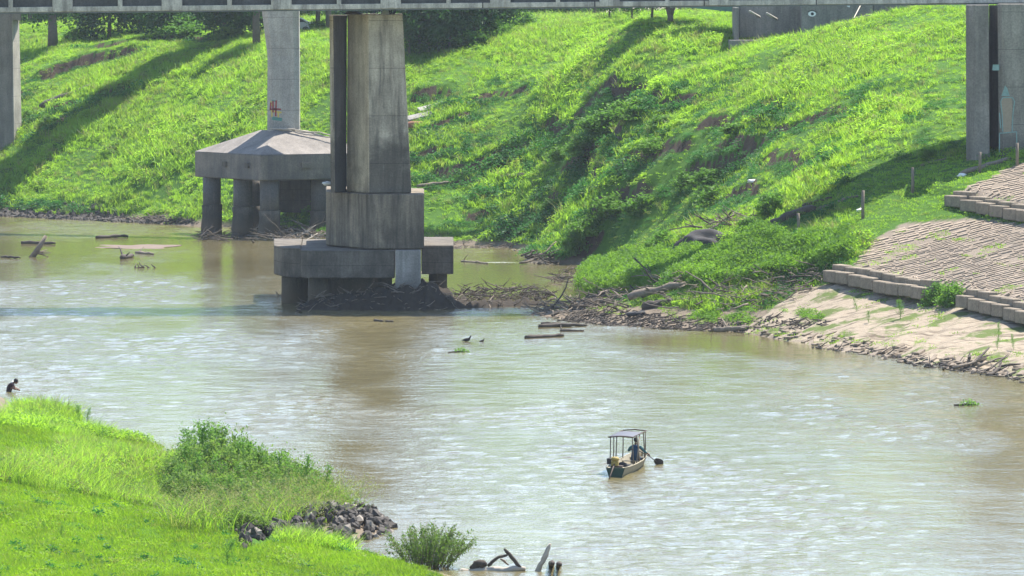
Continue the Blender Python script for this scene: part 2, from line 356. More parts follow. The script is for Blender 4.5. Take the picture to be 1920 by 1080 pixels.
def m_leaf(name, a, b, trans, tw=.45, instancer=True, nscale=.25, warm=None):
    """two-sided leaf: diffuse front, light shining through; a..b spread by tint"""
    m, nt, out = mat(name)
    if instancer:
        at_ = N(nt, 'Attribute', attribute_name='tint', attribute_type='INSTANCER'); f = at_.outputs['Fac']
    else:
        g = N(nt, 'NewGeometry'); f = noise(nt, g.outputs['Position'], nscale*4, 3, .6)
        f = ramp(nt, f, [(.3, (0, 0, 0)), (.7, (1, 1, 1))]).outputs[0]
    c = mixc(nt, f, a, b)
    t = mixc(nt, f, tuple(x*.75 for x in trans), trans)
    if warm:
        oi = N(nt, 'ObjectInfo'); wr = ramp(nt, oi.outputs['Random'], [(.80, (0, 0, 0)), (1, (1, 1, 1))]).outputs[0]
        c = mixc(nt, wr, c, warm); t = mixc(nt, wr, t, tuple(x*1.3 for x in warm))
    d = N(nt, 'BsdfDiffuse'); L(nt, c, d.inputs[0]); tr = N(nt, 'BsdfTranslucent'); L(nt, t, tr.inputs[0])
    gl = N(nt, 'BsdfGlossy'); gl.inputs['Roughness'].default_value = .6; gl.inputs[0].default_value = (.9, 1, .9, 1)
    m1 = N(nt, 'MixShader'); m1.inputs[0].default_value = tw; L(nt, d.outputs[0], m1.inputs[1]); L(nt, tr.outputs[0], m1.inputs[2])
    m2 = N(nt, 'MixShader'); m2.inputs[0].default_value = .02; L(nt, m1.outputs[0], m2.inputs[1]); L(nt, gl.outputs[0], m2.inputs[2])
    L(nt, m2.outputs[0], out.inputs[0]); return m
GRASS = m_leaf('bank_grass', (.055, .15, .02), (.185, .33, .03), (.40, .68, .045), .52, warm=(.22, .26, .05))
LAWN = m_leaf('short_lawn_grass', (.06, .14, .010), (.17, .28, .016), (.31, .53, .018), .5, warm=(.24, .26, .05))
WEED = m_leaf('weed_leaf', (.05, .13, .02), (.13, .25, .025), (.24, .46, .03), .45)
SHRUBM = m_leaf('shrub_leaf', (.022, .085, .022), (.065, .18, .03), (.07, .26, .04), .38)
PANICLE = m_leaf('grass_seed_head', (.16, .20, .06), (.28, .27, .10), (.34, .36, .10), .4)
CROWN = m_leaf('tree_leaf', (.022, .055, .018), (.055, .12, .025), (.07, .19, .03), .35, instancer=False)
CROWN_L = m_leaf('light_tree_leaf', (.05, .11, .022), (.10, .20, .03), (.13, .32, .04), .4, instancer=False)
HERB = m_leaf('herb_leaf', (.06, .14, .025), (.13, .25, .04), (.20, .42, .045), .45, instancer=False, nscale=1.5)
WILLOW = m_leaf('willow_leaf', (.07, .12, .02), (.13, .20, .035), (.17, .30, .04), .4, instancer=False, nscale=2)

# ------------------------------------------------------------------ mesh helpers
def wloc(o):
    v = Vector((0, 0, 0))
    while o: v += o.location; o = o.parent
    return v
def link(name, me, parent=None, loc=(0, 0, 0)):
    o = bpy.data.objects.new(name, me); C.objects.link(o); o.location = loc
    if parent: o.parent = parent
    return o
def tag(o, label=None, cat=None, group=None, kind=None):
    if label: o['label'] = label
    if cat: o['category'] = cat
    if group: o['group'] = group
    if kind: o['kind'] = kind
    return o
def empty(name, loc, label, cat, group=None):
    o = bpy.data.objects.new(name, None); C.objects.link(o); o.location = loc; o.empty_display_size = .3
    return tag(o, label, cat, group)
class MB:
    """collects shapes in world coordinates, builds ONE mesh"""
    def __init__(s): s.v = []; s.f = []; s.sm = []
    def add(s, vs, fs, smooth=False):
        n = len(s.v); s.v += [Vector(v) for v in vs]; s.f += [tuple(i+n for i in f) for f in fs]; s.sm += [smooth]*len(fs); return s
    def loft(s, bot, top, cap=True):
        n = len(bot); fs = [(i, (i+1) % n, n+(i+1) % n, n+i) for i in range(n)]
        if cap: fs += [tuple(range(n))[::-1], tuple(range(n, 2*n))]
        return s.add(list(bot)+list(top), fs)
    def prism(s, poly, z0, z1, top=None):
        return s.loft([(x, y, z0) for x, y in poly], [(x, y, z1) for x, y in (top or poly)])
    def box(s, c, size, rot=None):
        x, y, z = [k/2 for k in size]
        vs = [Vector((a, b, d)) for a in (-x, x) for b in (-y, y) for d in (-z, z)]
        if rot is not None:
            m = rot if isinstance(rot, Matrix) else Euler(rot).to_matrix(); vs = [m @ v for v in vs]
        vs = [v+Vector(c) for v in vs]
        return s.add(vs, [(0, 1, 3, 2), (4, 6, 7, 5), (0, 4, 5, 1), (2, 3, 7, 6), (0, 2, 6, 4), (1, 5, 7, 3)])
    def tube(s, P, rad, n=6, cap=True, jit=0.0):
        P = [Vector(p) for p in P]; rad = list(rad) if hasattr(rad, '__len__') else [rad]*len(P); rings = []; a = None
        for i, p in enumerate(P):
            d = (P[min(i+1, len(P)-1)]-P[max(i-1, 0)]).normalized()
            if a is None: a = Vector((0, 0, 1)).cross(d) if abs(d.z) < .95 else Vector((1, 0, 0)).cross(d)
            a = (a-d*a.dot(d)).normalized(); b = d.cross(a)
            rings += [p+(a*math.cos(2*math.pi*k/n)+b*math.sin(2*math.pi*k/n))*rad[i]*(1+(rng.uniform(-jit, jit) if jit else 0)) for k in range(n)]
        fs = [(i*n+k, i*n+(k+1) % n, (i+1)*n+(k+1) % n, (i+1)*n+k) for i in range(len(P)-1) for k in range(n)]
        if cap: fs += [tuple(range(n)), tuple(range((len(P)-1)*n, len(P)*n))[::-1]]
        return s.add(rings, fs, True)
    def ball(s, c, r, sub=2, seed=None, amp=0):
        bm = bmesh.new(); bmesh.ops.create_icosphere(bm, subdivisions=sub, radius=1)
        c = Vector(c); r = Vector(r) if hasattr(r, '__len__') else Vector((r, r, r)); vs = []
        for v in bm.verts:
            k = 1 + (amp*mnoise.noise(v.co*1.7+Vector((seed or 0, 3, 9))) if amp else 0)
            vs.append(c+Vector((v.co.x*r.x, v.co.y*r.y, v.co.z*r.z))*k)
        fs = [tuple(x.index for x in f.verts) for f in bm.faces]; bm.free()
        return s.add(vs, fs, True)
    def build(s, name, material, parent=None, label=None, cat=None, group=None, kind=None, bevel=0, loc=None):
        me = bpy.data.meshes.new(name)
        if parent is not None: o0 = wloc(parent)
        elif loc is not None: o0 = Vector(loc)
        else:
            c = sum(s.v, Vector())/len(s.v); o0 = Vector((c.x, c.y, min(v.z for v in s.v)))
        me.from_pydata([v-o0 for v in s.v], [], s.f); me.polygons.foreach_set('use_smooth', s.sm)
        if isinstance(material, (list, tuple)):
            for m_ in material: me.materials.append(m_)
        else: me.materials.append(material)
        bm = bmesh.new(); bm.from_mesh(me); bmesh.ops.recalc_face_normals(bm, faces=bm.faces)
        if bevel: bmesh.ops.bevel(bm, geom=[e for e in bm.edges if e.calc_face_angle(0) > .5], offset=bevel, segments=1, affect='EDGES')
        bm.to_mesh(me); bm.free()
        o = link(name, me, parent, (0, 0, 0) if parent is not None else o0)
        return tag(o, label, cat, group, kind)
def npmesh(name, V, Fq, material, smooth=False, tri=False):
    me = bpy.data.meshes.new(name); nv = len(V); k = 3 if tri else 4; nf = len(Fq)
    me.vertices.add(nv); me.vertices.foreach_set('co', np.asarray(V, np.float32).ravel())
    me.loops.add(nf*k); me.polygons.add(nf)
    me.loops.foreach_set('vertex_index', np.asarray(Fq, np.int32).ravel())
    me.polygons.foreach_set('loop_start', np.arange(nf, dtype=np.int32)*k); me.polygons.foreach_set('loop_total', np.full(nf, k, np.int32))
    if smooth: me.polygons.foreach_set('use_smooth', np.ones(nf, bool))
    me.materials.append(material); me.update(); me.validate(); return me
def grid_faces(ny, nx):
    i = np.arange(ny-1)[:, None]*nx + np.arange(nx-1)[None]; i = i.ravel()
    return np.stack([i, i+1, i+nx+1, i+nx], 1)
def fattr(me, name, arr):
    a = me.attributes.new(name, 'FLOAT', 'POINT'); a.data.foreach_set('value', np.asarray(arr, np.float32).ravel())

# ------------------------------------------------------------------ ground
def m_ground():
    m, nt, out = mat('ground'); g = N(nt, 'NewGeometry'); P = g.outputs['Position']
    A = lambda n: N(nt, 'Attribute', attribute_name=n).outputs['Fac']
    n1 = noise(nt, P, .5, 6, .6); n2 = noise(nt, P, 3.5, 5, .65); n3 = noise(nt, P, 14, 4, .6)
    soil = mixc(nt, n3, (.03, .022, .016), (.11, .08, .056))
    thatch = mixc(nt, n2, (.03, .075, .012), (.08, .17, .02))
    sepn = N(nt, 'SeparateXYZ'); L(nt, g.outputs['True Normal'], sepn.inputs[0])
    flat = ramp(nt, mth(nt, 'ADD', sepn.outputs[2], mth(nt, 'MULTIPLY', mth(nt, 'SUBTRACT', n2, .5), .12)), [(.50, (0, 0, 0)), (.62, (1, 1, 1))]).outputs[0]
    c = mixc(nt, ramp(nt, mth(nt, 'ADD', A('scarp'), mth(nt, 'MULTIPLY', mth(nt, 'SUBTRACT', n2, .5), .5)), [(.30, (0, 0, 0)), (.5, (1, 1, 1))]).outputs[0], thatch, soil)
    # wet muddy rim near the water
    sp = N(nt, 'SeparateXYZ'); L(nt, P, sp.inputs[0])
    zr = N(nt, 'MapRange'); zr.inputs['From Min'].default_value = .25; zr.inputs['From Max'].default_value = .7
    L(nt, mth(nt, 'ADD', sp.outputs[2], mth(nt, 'MULTIPLY', mth(nt, 'SUBTRACT', n1, .5), .6)), zr.inputs['Value'])
    mudc = mixc(nt, n2, (.10, .08, .06), (.25, .20, .15)); c = mixc(nt, zr.outputs[0], mudc, c)
    c = mixc(nt, A('mud'), c, mudc)
    # cracked, silt-covered apron
    mp = N(nt, 'Mapping'); mp.inputs['Rotation'].default_value = (0, 0, -R(62)); mp.inputs['Scale'].default_value = (.12, 1.1, 1); L(nt, P, mp.inputs[0])
    n4 = noise(nt, mp.outputs[0], 2.0, 6, .65, .5)
    ap = mixc(nt, n2, (.235, .19, .14), (.37, .31, .235)); ap = mixc(nt, ramp(nt, n4, [(.38, (1, 1, 1)), (.50, (0, 0, 0))]).outputs[0], ap, (.12, .095, .07))
    ap = mixc(nt, ramp(nt, n1, [(.52, (0, 0, 0)), (.60, (1, 1, 1))]).outputs[0], ap, (.10, .13, .04))
    c = mixc(nt, A('apron'), c, ap)
    pv = mixc(nt, n2, (.16, .13, .10), (.27, .22, .175)); c = mixc(nt, A('pave'), c, pv)
    pz = mixc(nt, n1, (.42, .34, .29), (.55, .46, .40)); c = mixc(nt, A('plaza'), c, pz)
    h = mth(nt, 'ADD', n2, mth(nt, 'MULTIPLY', n3, .5)); h = mth(nt, 'ADD', h, mth(nt, 'MULTIPLY', mth(nt, 'MULTIPLY', n4, A('apron')), 2.0))
    princ(nt, out, c, .95, bump(nt, h, .6, .12), .1); return m
me = npmesh('terrain', np.stack([XX, YY, ZZ], -1).reshape(-1, 3), grid_faces(len(GY), len(GX)), m_ground(), True)
for nme, arr in (('mud', m_mud), ('apron', m_apron), ('pave', m_pave), ('plaza', m_plaza), ('scarp', m_scarp)): fattr(me, nme, arr)
tag(link('terrain', me), 'grassy eroded river banks and riverbed', kind='structure')

# ------------------------------------------------------------------ water
def m_water():
    m, nt, out = mat('river_water'); g = N(nt, 'NewGeometry'); P = g.outputs['Position']
    def sc(s, r=0):
        mp = N(nt, 'Mapping'); mp.inputs['Scale'].default_value = s; mp.inputs['Rotation'].default_value = (0, 0, r); L(nt, P, mp.inputs[0]); return mp.outputs[0]
    A = N(nt, 'Attribute', attribute_name='chop').outputs['Fac']
    n1 = noise(nt, sc((1, .8, 1), .3), 2.3, 4, .6, .6); n2 = noise(nt, sc((1, 1, 1), -.5), .05, 4, .6)
    c = mixc(nt, n2, (.115, .10, .048), (.17, .14, .065))
    n5 = noise(nt, sc((1, .55, 1), .1), 5.5, 3, .6, .3); h = mth(nt, 'MULTIPLY', mth(nt, 'ADD', n1, mth(nt, 'MULTIPLY', n5, 1.0)), A)
    fo = N(nt, 'Attribute', attribute_name='foam').outputs['Fac']; fn = noise(nt, sc((1, .35, 1), .15), 3.2, 5, .7, .8)
    fm = ramp(nt, mth(nt, 'ADD', fo, mth(nt, 'SUBTRACT', fn, .5)), [(.62, (0, 0, 0)), (.78, (1, 1, 1))]).outputs[0]; c = mixc(nt, fm, c, (.62, .62, .56))
    ro = N(nt, 'MapRange'); ro.inputs['To Min'].default_value = .02; ro.inputs['To Max'].default_value = .06; L(nt, A, ro.inputs['Value'])
    p = princ(nt, out, c, ro.outputs[0], bump(nt, h, 1.0, .05), .5); p.inputs['IOR'].default_value = 1.33; return m
WX = grow(-56, 36, .34, -400, 400); wy = list(np.arange(196, 300, .26)) + list(np.arange(300, 400, .32)) + list(np.arange(400, 530, .42))
s = .4; y = wy[-1]
while y < 900: s *= 1.4; y += s; wy.append(y)
s = .3; y = wy[0]
while y > -200: s *= 1.4; y -= s; wy.insert(0, y)
WY = np.array(wy); wx, wyy = np.meshgrid(WX, WY)
q = lambda px, py: water_hit(px, py)
chop = np.clip(.78 + 1.1*fbm(wx/9+3, wyy/30, 81, 3) + .6*fbm(wx/3.0, wyy/9, 88, 2), .34, 1.6)
def calm(cx_, cy_, rx, ry, a=1.0):
    global chop
    d = ((wx-cx_)/rx)**2 + ((wyy-cy_)/ry)**2; chop = chop*(1-a*np.exp(-d*1.4)) + .10*a*np.exp(-d*1.4)
for px, py, rx, ry, a in [(300,455,16,20,.95),(450,490,9,22,.9),(950,520,8,42,.95),(1250,640,9,14,.95),(1050,560,5,18,.95),(1400,650,5,9,.8),(900,600,6,12,.5),(60,470,8,12,.8),(700,660,4.5,34,.55),(700,800,4,30,.35)]:
    p = q(px, py); calm(p.x, p.y, rx, ry, a)
chop = np.clip(chop, .05, 1.3)
hgt = .034*fbm(wx/.85, wyy/.75, 91, 2, .6)*2*.75 + .04*fbm(wx/3.2+.4*wyy/3, wyy/3.4, 95, 2)
me = npmesh('river_water', np.stack([wx, wyy, hgt*chop], -1).reshape(-1, 3), grid_faces(len(WY), len(WX)), m_water(), True)
fattr(me, 'chop', chop)
foam = np.zeros_like(wx)
for px, py, rx, ry, a in [(930,492,3.2,1.6,.6),(470,580,6,5,.38),(330,600,7,5,.25),(60,432,7,8,.32),(200,425,8,6,.25),(1060,620,3,2.5,.5),(1045,640,3,3,.4),(1010,655,3.5,3,.3),(900,571,3.5,1.6,.45),(240,467,4,2,.35),(540,560,2,3,.4),(1180,622,3,1.5,.25),(1010,598,3,1.5,.4),(1800,770,5,3,.2),(120,640,9,6,.18),(620,862,5,3,.16),(150,700,6,3,.25),(30,738,2,1.5,.3)]:
    p = q(px, py); foam = np.maximum(foam, a*np.exp(-((wx-p.x)/rx)**2-((wyy-p.y)/ry)**2))
fattr(me, 'foam', foam*1.35+.03)
tag(link('river_water', me), 'brown rippled river water', kind='structure')

# ================================================================== BRIDGES
def XP(px, Y): return (px-960)/F*Y
def deck_z(x): return 19.30 + .0095*(x+9)
YD = 369.0
deck = empty('bridge_deck', (0, YD, 19.3), 'weathered concrete bridge deck edge with wide and narrow posts crossing the very top', 'bridge')
def slope_box(mb, x0, x1, y0, y1, za, zb):
    a, b = deck_z(x0), deck_z(x1)
    mb.loft([(x0, y0, a+za), (x1, y0, b+za), (x1, y1, b+za), (x0, y1, a+za)], [(x0, y0, a+zb), (x1, y0, b+zb), (x1, y1, b+zb), (x0, y1, a+zb)])
joints_px = [-700, -60, 100, 310, 515, 722, 905, 1115, 1320, 1530, 1740, 1990, 2700]
for a, b in zip(joints_px[:-1], joints_px[1:]):
    m_ = MB(); slope_box(m_, XP(a, YD)+.03, XP(b, YD)-.03, YD, YD+.35, .09, .42); m_.build('edge_beam', CONC_DECK, deck, bevel=.02)
for k in range(-5, 20):
    px = 118+205*k
    m_ = MB(); slope_box(m_, XP(px-19, YD), XP(px+19, YD), YD-.06, YD+.30, .10, 1.7); m_.build('post', CONC_DECK, deck, bevel=.02)
    px = 226+205*k
    m_ = MB(); slope_box(m_, XP(px-4, YD), XP(px+4, YD), YD-.05, YD+.30, .10, 1.7); m_.build('post', CONC_DECK, deck)
m_ = MB(); slope_box(m_, -70, 70, YD+.12, YD+.55, 0, .087); m_.build('bottom_flange', STEEL_GREY, deck)
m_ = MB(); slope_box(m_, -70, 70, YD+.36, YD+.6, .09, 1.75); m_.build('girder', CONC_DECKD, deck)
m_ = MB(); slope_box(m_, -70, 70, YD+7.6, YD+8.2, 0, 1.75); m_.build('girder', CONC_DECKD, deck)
m_ = MB(); slope_box(m_, -70, 70, YD-.1, YD+8.9, 1.76, 2.1); m_.build('deck_slab', CONC_DECK, deck)
for k in range(28):
    x = -68+k*5
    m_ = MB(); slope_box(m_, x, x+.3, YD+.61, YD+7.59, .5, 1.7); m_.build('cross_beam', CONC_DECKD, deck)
m_ = MB()
for zz in (2.5, 3.05): slope_box(m_, -70, 70, YD+.05, YD+.15, zz, zz+.1)
m_.build('railing', CONC_DECK, deck)

# ---- main pier in the water
pier = empty('bridge_pier', (XP(690, 371), 374, 0), 'large stained pier with dark left flange rising from the river on a stepped base', 'bridge pier')
def P2(lst): return [(XP(px, Y), Y) for px, Y in lst]
zs0, zs1 = Z_(362, 371), Z_(27, 371)
b = P2([(650, 373.6), (691, 371), (771, 371), (771, 379), (650, 379)]); t = P2([(652, 373.4), (690, 371), (755, 371), (755, 378.6), (652, 378.6)])
# right column: front face grey, chamfer lighter tan
m_ = MB(); m_.loft([(x, y, zs0) for x, y in b], [(x, y, zs1) for x, y in t]); col = m_.build('shaft', [CONC_SHAFT, CONC_TAN], pier, bevel=.05)
for p_ in col.data.polygons:
    if p_.normal.x < -.3 and p_.normal.y < -.3: p_.material_index = 1
b = P2([(620, 372.2), (628, 371.6), (649, 373.9), (649, 379), (620, 379)]); t = P2([(618, 372.2), (625, 371.6), (651, 373.9), (651, 378.6), (618, 378.6)])
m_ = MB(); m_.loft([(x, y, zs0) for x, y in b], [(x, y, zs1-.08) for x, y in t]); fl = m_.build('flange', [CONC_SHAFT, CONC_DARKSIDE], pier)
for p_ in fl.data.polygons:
    if p_.normal.x > .25 and p_.normal.y < -.2: p_.material_index = 1  # inner face takes the dark concrete, its shade painted in
m_ = MB(); m_.prism(P2([(611, 375.5), (690, 370), (795, 370), (795, 380.5), (611, 385)]), Z_(467, 370), Z_(364, 370)); m_.build('pedestal', CONC_BASE, pier, bevel=.06)
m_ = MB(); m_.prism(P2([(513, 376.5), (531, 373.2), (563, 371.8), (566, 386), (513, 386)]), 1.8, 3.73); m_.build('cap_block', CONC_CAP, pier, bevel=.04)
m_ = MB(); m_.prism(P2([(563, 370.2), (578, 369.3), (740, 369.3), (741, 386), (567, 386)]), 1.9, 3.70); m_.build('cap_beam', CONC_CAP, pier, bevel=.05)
m_ = MB(); m_.prism(P2([(741, 369.0), (789, 369.0), (789, 374), (741, 374)]), 1.0, 3.72); m_.build('patch_column', CONC_PATCH, pier, bevel=.03)
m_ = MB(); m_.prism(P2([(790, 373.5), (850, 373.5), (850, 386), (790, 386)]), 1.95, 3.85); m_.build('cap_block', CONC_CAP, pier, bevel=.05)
m_ = MB(); m_.prism(P2([(606, 372.4), (735, 371.2), (735, 384), (606, 384)]), -1.5, 1.895); m_.build('footing_wall', CONC_BASE, pier, bevel=.1)
for px, Y, r in ((551, 375.5, .85), (599, 371.4, .78), (821, 376.5, .62), (560, 384, .8), (700, 386, .8)):
    m_ = MB(); m_.tube([(XP(px, Y), Y, -2), (XP(px, Y), Y, 1.0), (XP(px, Y), Y, 1.92)], [r*1.03, r, r], 14); m_.build('pile', CONC_BASE, pier)
x = XP(662, 373); m_ = MB(); m_.tube([(x, 373, zs1), (x, 373, zs1+.2)], [.62, .35], 12); m_.build('bearing', RUST, pier)
x = XP(724, 372); m_ = MB(); m_.loft([(x-.42, 371.8, zs1), (x+.42, 371.8, zs1), (x+.42, 372.6, zs1), (x-.42, 372.6, zs1)], [(x-.14, 371.9, zs1+.24), (x+.14, 371.9, zs1+.24), (x+.14, 372.4, zs1+.24), (x-.14, 372.4, zs1+.24)]); m_.box((x, 372.2, zs1+.27), (.6, .6, .07)); m_.build('bearing', WHITE, pier)
m_ = MB()
for k in range(7):
    a = rng.uniform(-.3, .3); m_.tube([(x+.42+a*.5, 371.7, zs1), (x+.5+a, 371.5, zs1+.35), (x+.35+a*1.5, 371.3, zs1+.75)], .045, 5)
m_.build('cable_tangle', BLACK, pier)

# ---- right pier on the bank
YR = 364.5; zr0, zr1 = 8.6, Z_(9, YR)
rp = empty('bridge_pier', (XP(1880, YR), YR+4, gz(XP(1880, YR), YR+2)), 'tall grooved pier standing on the grass slope at the right edge with a drawn urn', 'bridge pier')
m_ = MB(); m_.loft([(x, y, zr0) for x, y in P2([(1812, 365.1), (1832, YR), (1856, YR), (1853, 372), (1812, 372)])], [(x, y, zr1) for x, y in P2([(1810, 365.1), (1826, YR), (1853, YR), (1853, 372), (1810, 372)])]); m_.build('flange', CONC_ABUT, rp, bevel=.04)
m_ = MB(); m_.prism(P2([(1853.5, 368.6), (1873, 366.4), (1873, 372), (1853.5, 372)]), zr0, zr1-.05); m_.build('groove_wall', CONC_DARKSIDE, rp)  # recess shade coloured into the groove
m_ = MB(); m_.loft([(x, y, zr0) for x, y in P2([(1873.5, YR+.1), (1882, YR-.3), (2010, YR-.3), (2010, 372), (1873.5, 372)])], [(x, y, zr1+.06) for x, y in P2([(1869, YR+.1), (1877, YR-.3), (1998, YR-.3), (1998, 372), (1873.5, 372)])]); m_.build('shaft', m_concrete('tan_pier_concrete', (.27, .245, .21), (.11, .10, .09), 11.0, joints=2.4), rp, bevel=.04)
CYAN = m_simple('pale_cyan_paint', (.20, .30, .28), .9, .3, 6); TANP = m_simple('tan_paint', (.30, .24, .18), .9, .25, 6)
yF = YR-.304
def flat(mb, poly, Y, dy=.004):
    P = [(XP(px, Y), Y, Z_(py, Y)) for px, py in poly]; n = len(P)
    mb.add(P+[(a, b_+dy, c) for a, b_, c in P], [tuple(range(n))]+[(i, (i+1) % n, n+(i+1) % n, n+i) for i in range(n)])
def stroke(mb, pl, wd, Y, dy=.004):
    for (x0, y0), (x1, y1) in zip(pl[:-1], pl[1:]):
        L_ = math.hypot(x1-x0, y1-y0) or 1; nx, ny = -(y1-y0)/L_*wd/2, (x1-x0)/L_*wd/2; ex, ey = (x1-x0)/L_*wd*.3, (y1-y0)/L_*wd*.3
        flat(mb, [(x0+nx-ex, y0+ny-ey), (x0-nx-ex, y0-ny-ey), (x1-nx+ex, y1-ny+ey), (x1+nx+ex, y1+ny+ey)], Y, dy)
m_ = MB(); flat(m_, [(1878, 184), (1896, 184), (1898, 195), (1895, 248), (1882, 248), (1877, 195)], yF-.004); m_.build('urn_fill', TANP, rp)
m_ = MB(); flat(m_, [(1861, 121), (1873, 121), (1873, 132), (1860, 132)], YR-.35)
m_.build('plaque', CYAN, rp); m_ = MB(); flat(m_, [(1880, 172), (1884, 160), (1888, 165), (1893, 180), (1877, 180)], yF-.008)
for pl in ([(1876, 190), (1880, 183), (1898, 183), (1902, 190), (1899, 215), (1898, 246)], [(1876, 190), (1879, 215), (1880, 246)], [(1874, 290), (1874, 250), (1906, 247), (1907, 286)], [(1874, 212), (1876, 240)]):
    stroke(m_, pl, 2.0, yF-.008)
tag(m_.build('urn_outline', CYAN, rp), kind='stuff')

# ---- rear river pier with pyramid cap
rear = empty('bridge_pier', (XP(531, 479), 479, 0), 'pale slender pier on a pyramid topped cap carried by round piles near the far shore', 'bridge pier')
n0 = Vector((-20.84, 471, 0)); e1 = Vector((-6, 10, 0)); e2 = Vector((9.3, 5.6, 0))
sq = [n0, n0+e2, n0+e1+e2, n0+e1]; zc0, zc1 = 4.72, 6.87; ctr = (n0+e1*.5+e2*.5)
m_ = MB(); m_.loft([(p.x, p.y, zc0) for p in sq], [(p.x, p.y, zc1) for p in sq]); m_.build('cap', CONC_REARCAP, rear, bevel=.08)
sc_ = Vector((XP(532, 478.7), 478.7, 0))
def shp(cx, cy, wx_, wy_, ch, z):
    return [(cx-wx_+ch, cy-wy_, z), (cx+wx_-ch, cy-wy_, z), (cx+wx_, cy-wy_+ch, z), (cx+wx_, cy+wy_-ch, z), (cx+wx_-ch, cy+wy_, z), (cx-wx_+ch, cy+wy_, z), (cx-wx_, cy+wy_-ch, z), (cx-wx_, cy-wy_+ch, z)]
ap = [sc_+(p-ctr)*.26 for p in sq]
m_ = MB(); m_.loft([(p.x*.998+ctr.x*.002, p.y*.998+ctr.y*.002, zc1+.003) for p in sq], [(p.x, p.y, 8.72) for p in ap]); m_.build('pyramid_top', m_concrete('dusty_cap_top', (.23, .205, .18), (.10, .09, .08), streak=.4), rear)
m_ = MB(); zt = 20.2; zk = Z_(105, 478.7)
m_.loft(shp(sc_.x, sc_.y, 1.35, 1.35, .45, 8.65), shp(sc_.x+.02, sc_.y, 1.33, 1.35, .45, zk)); m_.build('shaft', CONC_REAR, rear)
m_ = MB(); m_.loft(shp(sc_.x+.02, sc_.y, 1.33, 1.35, .45, zk+.002), shp(sc_.x-.32, sc_.y, 1.62, 1.8, .45, zt)); m_.build('shaft_head', CONC_REAR, rear)
for px, Y, r in ((397, 480, .76), (455, 476, .80), (505, 472.8, .80), (476, 485, .7), (602, 476, .85), (660, 477, .8)):
    x = XP(px, Y); zj = rng.uniform(1.9, 2.5)
    m_ = MB(); m_.tube([(x, Y, zj-.3), (x, Y, zc0+.05)], [r, r], 16); pl_ = m_.build('pile', CONC_REARCAP, rear)
    m_ = MB(); m_.tube([(x, Y, -2), (x-.05, Y, .6), (x+.03, Y, zj*.7), (x, Y, zj)], [r*1.25, r*1.18, r*1.1, r*1.16], 14); m_.build('jacket', CONC_BASE, rear)
for z in (0,):
    Y = 481; m_ = MB(); m_.prism(P2([(523, Y), (583, Y), (590, 486), (520, 486)]), 1.7, zc0+.03); m_.build('core_wall', CONC_CAP, rear, bevel=.05)
# stubs on the cap side faces
for t_, w_ in ((.18, .3), (.52, .3)):
    p = n0+e1*t_; m_ = MB(); m_.box((p.x-.1, p.y-.06, 5.95), (.25, .45, .4), (0, 0, math.atan2(e1.y, e1.x)-math.pi/2)); m_.build('stub', CONC_CAP, rear)
p = n0+e2*.40; m_ = MB(); m_.box((p.x, p.y-.1, 5.95), (.95, .3, .42), (0, 0, math.atan2(e2.y, e2.x))); m_.build('stub', CONC_REARCAP, rear)
p = Vector(); m_ = MB()
for k in range(4):
    a0 = rng.uniform(0, 1); pts_ = [Vector((XP(506+k*9, 476.8)+i*.75, 476.9-rng.uniform(0, .3), 8.78-.05*i+rng.uniform(0, .2)-.012*i*i)) for i in range(7)]
    m_.tube(pts_, .05, 5)
tag(m_.build('vine_tangle', WOOD_PALE), 'dry pale creeper twigs lying round the pale shaft foot on the pyramid cap', 'twigs')
# painted marks on the rear shaft
yg = 478.7-1.35-.012
RED = m_simple('red_paint', (.30, .06, .06), .9, .2); YEL = m_simple('yellow_paint', (.55, .42, .10), .9, .2); TEAL = m_simple('teal_paint', (.10, .24, .20), .9, .3)
def P_on(mb, pl, wd, Yq): stroke(mb, pl, wd, Yq, .003)
m_ = MB()
for pl in ([(508, 193), (507, 205), (518, 205)], [(512, 190), (512, 210)], [(518, 189), (517, 217)], [(514, 204), (526, 205)]): P_on(m_, pl, 3.0, yg-.008)
m_.build('graffiti', RED, rear, label='red painted strokes')
m_ = MB(); P_on(m_, [(508.5, 208), (527, 211)], 3.2, yg); P_on(m_, [(510, 211), (510, 218)], 3, yg+.004); P_on(m_, [(522, 211), (522, 219)], 3, yg+.004); P_on(m_, [(507.8, 190), (511, 199)], 2.2, yg); m_.build('graffiti', YEL, rear, label='yellow painted strokes')
m_ = MB(); P_on(m_, [(511, 188), (517, 190)], 2, yg+.004); P_on(m_, [(512, 222), (527, 224)], 6, yg+.004); m_.build('graffiti', TEAL, rear, label='faint teal painted patch', kind='stuff')

# ---- rear deck (above the frame) and abutment
def rear_y(x): return 478.7 - .46*(x+19.3)
rd = empty('rear_bridge_deck', (0, 470, 19.5), 'green steel girder of the rear bridge landing on the abutment at the upper right', 'bridge')
def obl(mb, xa, xb, off0, off1, z0, z1, z0b=None):
    z0b = z0 if z0b is None else z0b
    ya, yb = rear_y(xa), rear_y(xb)
    mb.loft([(xa, ya+off0, z0), (xb, yb+off0, z0b), (xb, yb+off1, z0b), (xa, ya+off1, z0)], [(xa, ya+off0, z1), (xb, yb+off0, z1), (xb, yb+off1, z1), (xa, ya+off1, z1)])
m_ = MB(); obl(m_, -75, 60, -1.3, 1.3, 20.3, 20.6); m_.build('deck_slab', CONC_DECK, rd)
m_ = MB(); obl(m_, -75, 9, -1.1, -.8, 19.6, 20.29); obl(m_, 9.01, 22, -1.1, -.8, 19.6, 20.29, 18.35); obl(m_, 22.01, 30, -1.1, -.8, 18.35, 20.29); m_.build('girder', STEEL_GREEN, rd)
m_ = MB(); obl(m_, -75, 30, .8, 1.1, 19.5, 20.29); m_.build('girder', STEEL_GREEN, rd)
YA = 455.0
